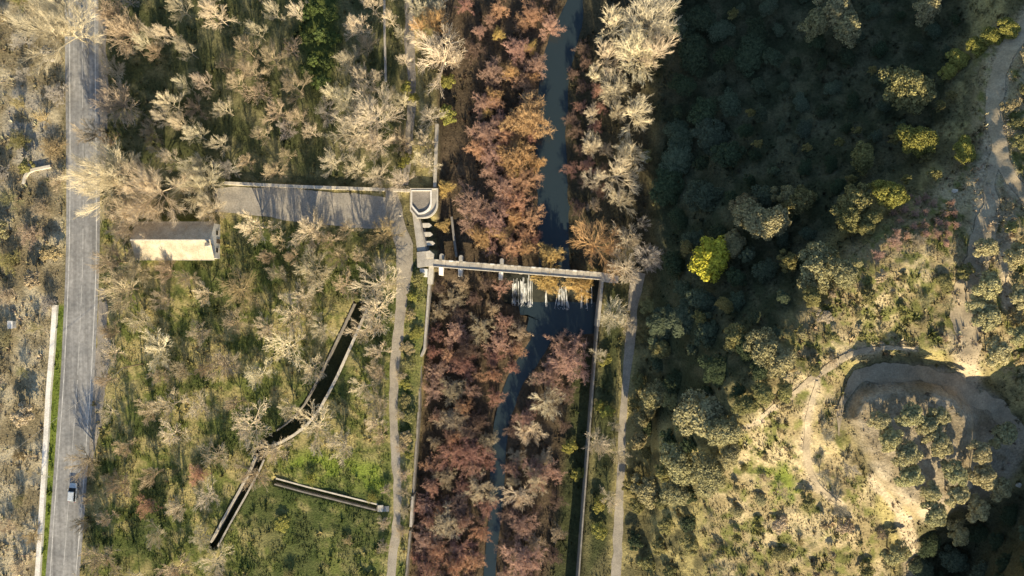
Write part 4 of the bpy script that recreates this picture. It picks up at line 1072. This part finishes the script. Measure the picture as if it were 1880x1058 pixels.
fill([(845, -30), (1040, -30), (1000, 100), (985, 250), (985, 470), (930, 470), (860, 460), (862, 380), (865, 200)], 60, lambda r, u, v: ('twig', r.choice(['dark', 'red', 'pink', 'rust', 'dark']), r.uniform(13, 22), r.uniform(2.2, 3.6)), seed=3)
fill([(1050, 60), (1090, 90), (1120, 250), (1100, 400), (1045, 400), (1042, 250)], 27, lambda r, u, v: ('twig', r.choice(['dark', 'red', 'dark', 'tan']), r.uniform(12, 18), r.uniform(1.8, 2.8)), seed=4)  # dark tones among these shrubs stand for shade on the bank
fill([(1000, 650), (1070, 650), (1045, 850), (1015, 1070), (920, 1070), (930, 800)], 40, lambda r, u, v: ('twig', r.choice(['dark', 'tan', 'tan', 'pink', 'dark']), r.uniform(13, 22), r.uniform(1.8, 2.8)), seed=14)
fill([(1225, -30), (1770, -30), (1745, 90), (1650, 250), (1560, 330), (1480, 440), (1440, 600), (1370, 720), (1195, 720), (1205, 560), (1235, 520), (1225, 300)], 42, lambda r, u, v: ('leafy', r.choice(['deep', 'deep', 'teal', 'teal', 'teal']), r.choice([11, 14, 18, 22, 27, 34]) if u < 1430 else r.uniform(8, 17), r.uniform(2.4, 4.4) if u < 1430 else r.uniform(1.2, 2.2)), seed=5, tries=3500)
fill([(1160, 560), (1200, 540), (1260, 700), (1280, 900), (1260, 1075), (1160, 1075)], 38, lambda r, u, v: ('low', r.choice(['olive', 'deep', 'olive']), r.uniform(13, 20), r.uniform(1.6, 2.6)), seed=15)
fill([(-40, -30), (105, -30), (110, 330), (100, 540), (82, 700), (70, 900), (55, 1075), (-40, 1075)], 50, lambda r, u, v: (r.choice(['twig', 'twig', 'thin', 'low']), r.choice(['straw', 'olive', 'tan', 'tan', 'sage', 'grey']), r.uniform(13, 25), r.uniform(1.8, 3.6)), seed=6)
fill([(195, -30), (740, -30), (740, 330), (420, 330), (195, 300)], 78, lambda r, u, v: ('thin', r.choice(['tan', 'pale', 'tan', 'grey']), r.uniform(17, 27), r.uniform(4, 6.5)), seed=7, k_old=.7)
fill([(1430, 680), (1500, 530), (1620, 440), (1780, 430), (1760, 630), (1650, 625), (1560, 640), (1480, 700), (1400, 800), (1300, 960), (1330, 1075), (1640, 1075), (1620, 980), (1500, 940), (1440, 800)], 37, lambda r, u, v: (r.choice(['low', 'twig', 'low', 'thin', 'leafy']), r.choice(['olive', 'straw', 'tan', 'olive', 'pink' if v < 480 else 'sage']), r.choice([7, 9, 12, 16]), r.uniform(1.0, 2.4)), seed=8)
fill([(1700, 1000), (1920, 920), (1920, 1080), (1680, 1080)], 40, lambda r, u, v: ('leafy', r.choice(['deep', 'teal']), r.uniform(18, 26), r.uniform(2, 3)), seed=9)
fill([(200, 500), (420, 490), (640, 440), (700, 600), (700, 800), (640, 830), (440, 800), (360, 1075), (190, 1075), (195, 700)], 62, lambda r, u, v: ('thin', r.choice(['pale', 'cream', 'tan']), r.uniform(17, 28), r.uniform(5, 7.5)), seed=21, k_old=.75)
fill([(195, 480), (420, 480), (690, 440), (705, 600), (705, 1075), (175, 1075), (190, 700)], 84, lambda r, u, v: (r.choice(['low', 'twig', 'twig']), r.choice(['olive', 'straw', 'tan', 'ygreen', 'straw']), r.uniform(9, 17), r.uniform(.7, 1.8)), seed=10)
fill([(1850, 100), (1930, 100), (1930, 700), (1855, 700), (1850, 400)], 34, lambda r, u, v: ('low', r.choice(['olive', 'straw', 'sage']), r.uniform(11, 18), r.uniform(1.2, 2.2)), seed=11)
fill([(1640, 360), (1750, 360), (1760, 430), (1640, 440)], 17, lambda r, u, v: ('twig', 'pink', r.uniform(7, 10), r.uniform(.8, 1.3)), seed=12, tries=600)
fill([(750, 510), (784, 510), (772, 700), (752, 880), (742, 880), (745, 640)], 26, lambda r, u, v: ('low', r.choice(['ygreen', 'straw', 'olive']), r.uniform(9, 14), r.uniform(.8, 1.5)), seed=13)

# ------------------------------------------------------------------ plants: labels and placing
MARKS = [('the house', 325, 442), ('the silver car', 137, 903), ('the sluice platform', 778, 372), ("the bridge's left end", 800, 482), ("the bridge's right end", 1115, 508), ('the weir pool', 1035, 590),
         ('the canal bend', 500, 800), ('the side ditch', 600, 908), ('the shaded switchback bend', 1660, 680), ('the terrace tip', 1690, 945), ('the crest track', 1828, 200), ('the driveway', 560, 370), ('the upper river', 1015, 150),
         ('the white cabinet', 26, 596), ('the lone bright tree', 1304, 472), ('the cream riverbank tree', 812, 102), ('the huge roadside tree', 100, 45), ('the far footpath', 1137, 870), ('the lower stream', 911, 880), ('the broad ravine olive', 1662, 165)]
ORD = ['nearest', 'second nearest', 'third nearest', 'fourth nearest', 'fifth nearest', 'sixth nearest', 'seventh nearest', 'eighth nearest', 'ninth nearest', 'tenth nearest', 'eleventh nearest', 'twelfth nearest', 'thirteenth nearest', 'fourteenth nearest', 'fifteenth nearest']
keys = {}
for p in PLANTS:
    if p['label']: continue
    n_, mu, mv = min(MARKS, key=lambda m: math.hypot(p['u'] - m[1], p['v'] - m[2]))
    du, dv = p['u'] - mu, p['v'] - mv
    a = math.degrees(math.atan2(dv, du)) % 360
    rel = ['right of', 'below right of', 'below', 'below left of', 'left of', 'above left of', 'above', 'above right of'][int(((a + 22.5) % 360) // 45)]
    p['d'] = math.hypot(du, dv)
    wd = WORD[p['pal']]; nn = NOUN[p['kind']]
    if p['pal'] == 'pale': nn = nn.replace('leafless ', '')
    keys.setdefault(f"{wd} {nn} {rel} {n_}", []).append(p)
for k, L in keys.items():
    L.sort(key=lambda p: p['d'])
    assert len(L) <= 15, (k, len(L))
    for i, p in enumerate(L):
        p['label'] = k if len(L) == 1 else (k + ', ' + ORD[min(i, 14)] + ' to it')
def zone(p):
    if p['kind'] in ('bare', 'thin', 'vase', 'big'): return 'leafless trees of the valley'
    if p['kind'] in ('twig', 'dense'): return 'leafless shrubs of the river bed and scrub'
    if p['kind'] == 'pine': return 'small pines on the terrace and crest'
    if p['kind'] == 'leafy': return 'evergreens on the hillside'
    return 'low bushes'
cnt = {}
for p in PLANTS:
    ms, name, (na, nb), cat = SETS[p['kind']]
    i = cnt.get(p['kind'], 0); cnt[p['kind']] = i + 1
    ma, mb = ms[(i * 7 + int(p['u'])) % len(ms)]
    uu_, vv_ = p['u'], p['v']
    for _ in range(4):
        z = float(height(uu_, vv_)); q = W(p['u'], p['v'], z + .6 * p['h']); uu_, vv_ = plan(q.x, q.y, z)
    rm = p['r'] / PPM * (H - z) / H
    t = thing(name, p['label'], cat, (q.x, q.y, z), zone(p), random.uniform(0, 6.28))
    t.scale = (rm, rm, p['h'])
    c = np.array(PAL[p['pal']]) * random.uniform(.85, 1.15) * np.array([random.uniform(.97, 1.03) for _ in range(3)])
    a = bpy.data.objects.new(na, ma); b = bpy.data.objects.new(nb, mb)
    for o_ in (a, b): COL.objects.link(o_); o_.parent = t
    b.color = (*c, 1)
    a.color = (*(c * .8 if p['kind'] in ('bare', 'vase', 'thin', 'twig', 'big', 'dense') else np.array((.13, .10, .075))), 1)

# ------------------------------------------------------------------ uncountable ground cover
def tufts(name, N, label, dens, hmin, hmax, wid, blades, seed, bright=1.0):
    r = np.random.default_rng(seed)
    u = r.uniform(-40, 1920, N); v_ = r.uniform(-40, 1100, N)
    keep = r.random(N) < dens(u, v_)
    for line, w in ((ROAD_C, 33), ([(716, 345), (722, 390), (738, 440), (744, 485), (739, 540), (729, 640), (722, 760), (727, 850), (731, 930), (717, 1058)], 12), ([(1172, 500), (1156, 640), (1141, 830), (1131, 1058)], 10),
                    ([(1885, 45), (1842, 105), (1828, 165), (1827, 235), (1840, 300), (1868, 345)], 14), ([(395, 368), (520, 374), (600, 383), (722, 392)], 31), (RIVER_UP, 28), (RIVER_DN, 18), (CANAL, 9), (DITCH, 4)):
        keep &= poly_dist(u, v_, line)[0] > w
    keep &= ~inside(u, v_, [(925, 478), (1105, 495), (1095, 612), (960, 612), (925, 560)]) & ~inside(u, v_, [(752, 343), (806, 343), (806, 495), (762, 495)]) & ~inside(u, v_, [(246, 404), (408, 404), (408, 480), (246, 480)])
    u, v_ = u[keep], v_[keep]; n = len(u)
    z = height(u, v_); s = (H - z) / H / PPM
    c = np.c_[(u - 940) * s, (529 - v_) * s, z - .03]
    hh = r.uniform(hmin, hmax, n) * (0.5 + fbm(u, v_, 30)); col = cover(u, v_) * r.uniform(.75, 1.3, (n, 1)) * r.uniform(.92, 1.08, (n, 3)) * bright
    V, C = [], []
    for k in range(blades):
        a = r.uniform(0, 6.283, n); lean = r.uniform(.1, .8, n) * hh; off = r.uniform(0, wid, n)
        d = np.c_[np.cos(a), np.sin(a), np.zeros(n)]; e_ = np.c_[-np.sin(a), np.cos(a), np.zeros(n)]
        b0 = c + d * off[:, None]; w = (wid * r.uniform(.35, .8, n))[:, None]
        top = b0 + d * lean[:, None]; top[:, 2] += hh * r.uniform(.6, 1.1, n)
        V.append(np.stack([b0 - e_ * w, b0 + e_ * w, top], 1)); C.append(np.repeat(col[:, None], 3, 1))
    V = np.concatenate(V).reshape(-1, 3); C = np.concatenate(C).reshape(-1, 3)
    o_ = link(name, np_mesh(name, V, np.arange(len(V), dtype=np.int32).reshape(-1, 3), C), M_TUFT)
    struct(o_, label, 'stuff')
def d_all(u, v):
    m = np.full(u.shape, .45)
    m = np.where(inside(u, v, Z_MEADOW), 1.0, m); m = np.where(inside(u, v, Z_TERR), .12, m); m = np.where(inside(u, v, Z_SLOPE), .8, m); m = np.where(inside(u, v, Z_WEST), .6, m)
    return m * sstep(.3, .6, fbm(u + 40, v, 22, 3))
tufts('grass_tufts', 190000, 'tufts of winter grass and dry weeds over the ground', d_all, .1, .36, .15, 5, 91)
tufts('scrub_clumps', 26000, 'low clumps of weeds and scrub over the ground', lambda u, v: d_all(u, v) * sstep(.45, .6, fbm(u, v + 333, 40, 3)) * np.where(inside(u, v, Z_MEADOW), .3, 1), .4, .95, .3, 9, 92, 1.0)
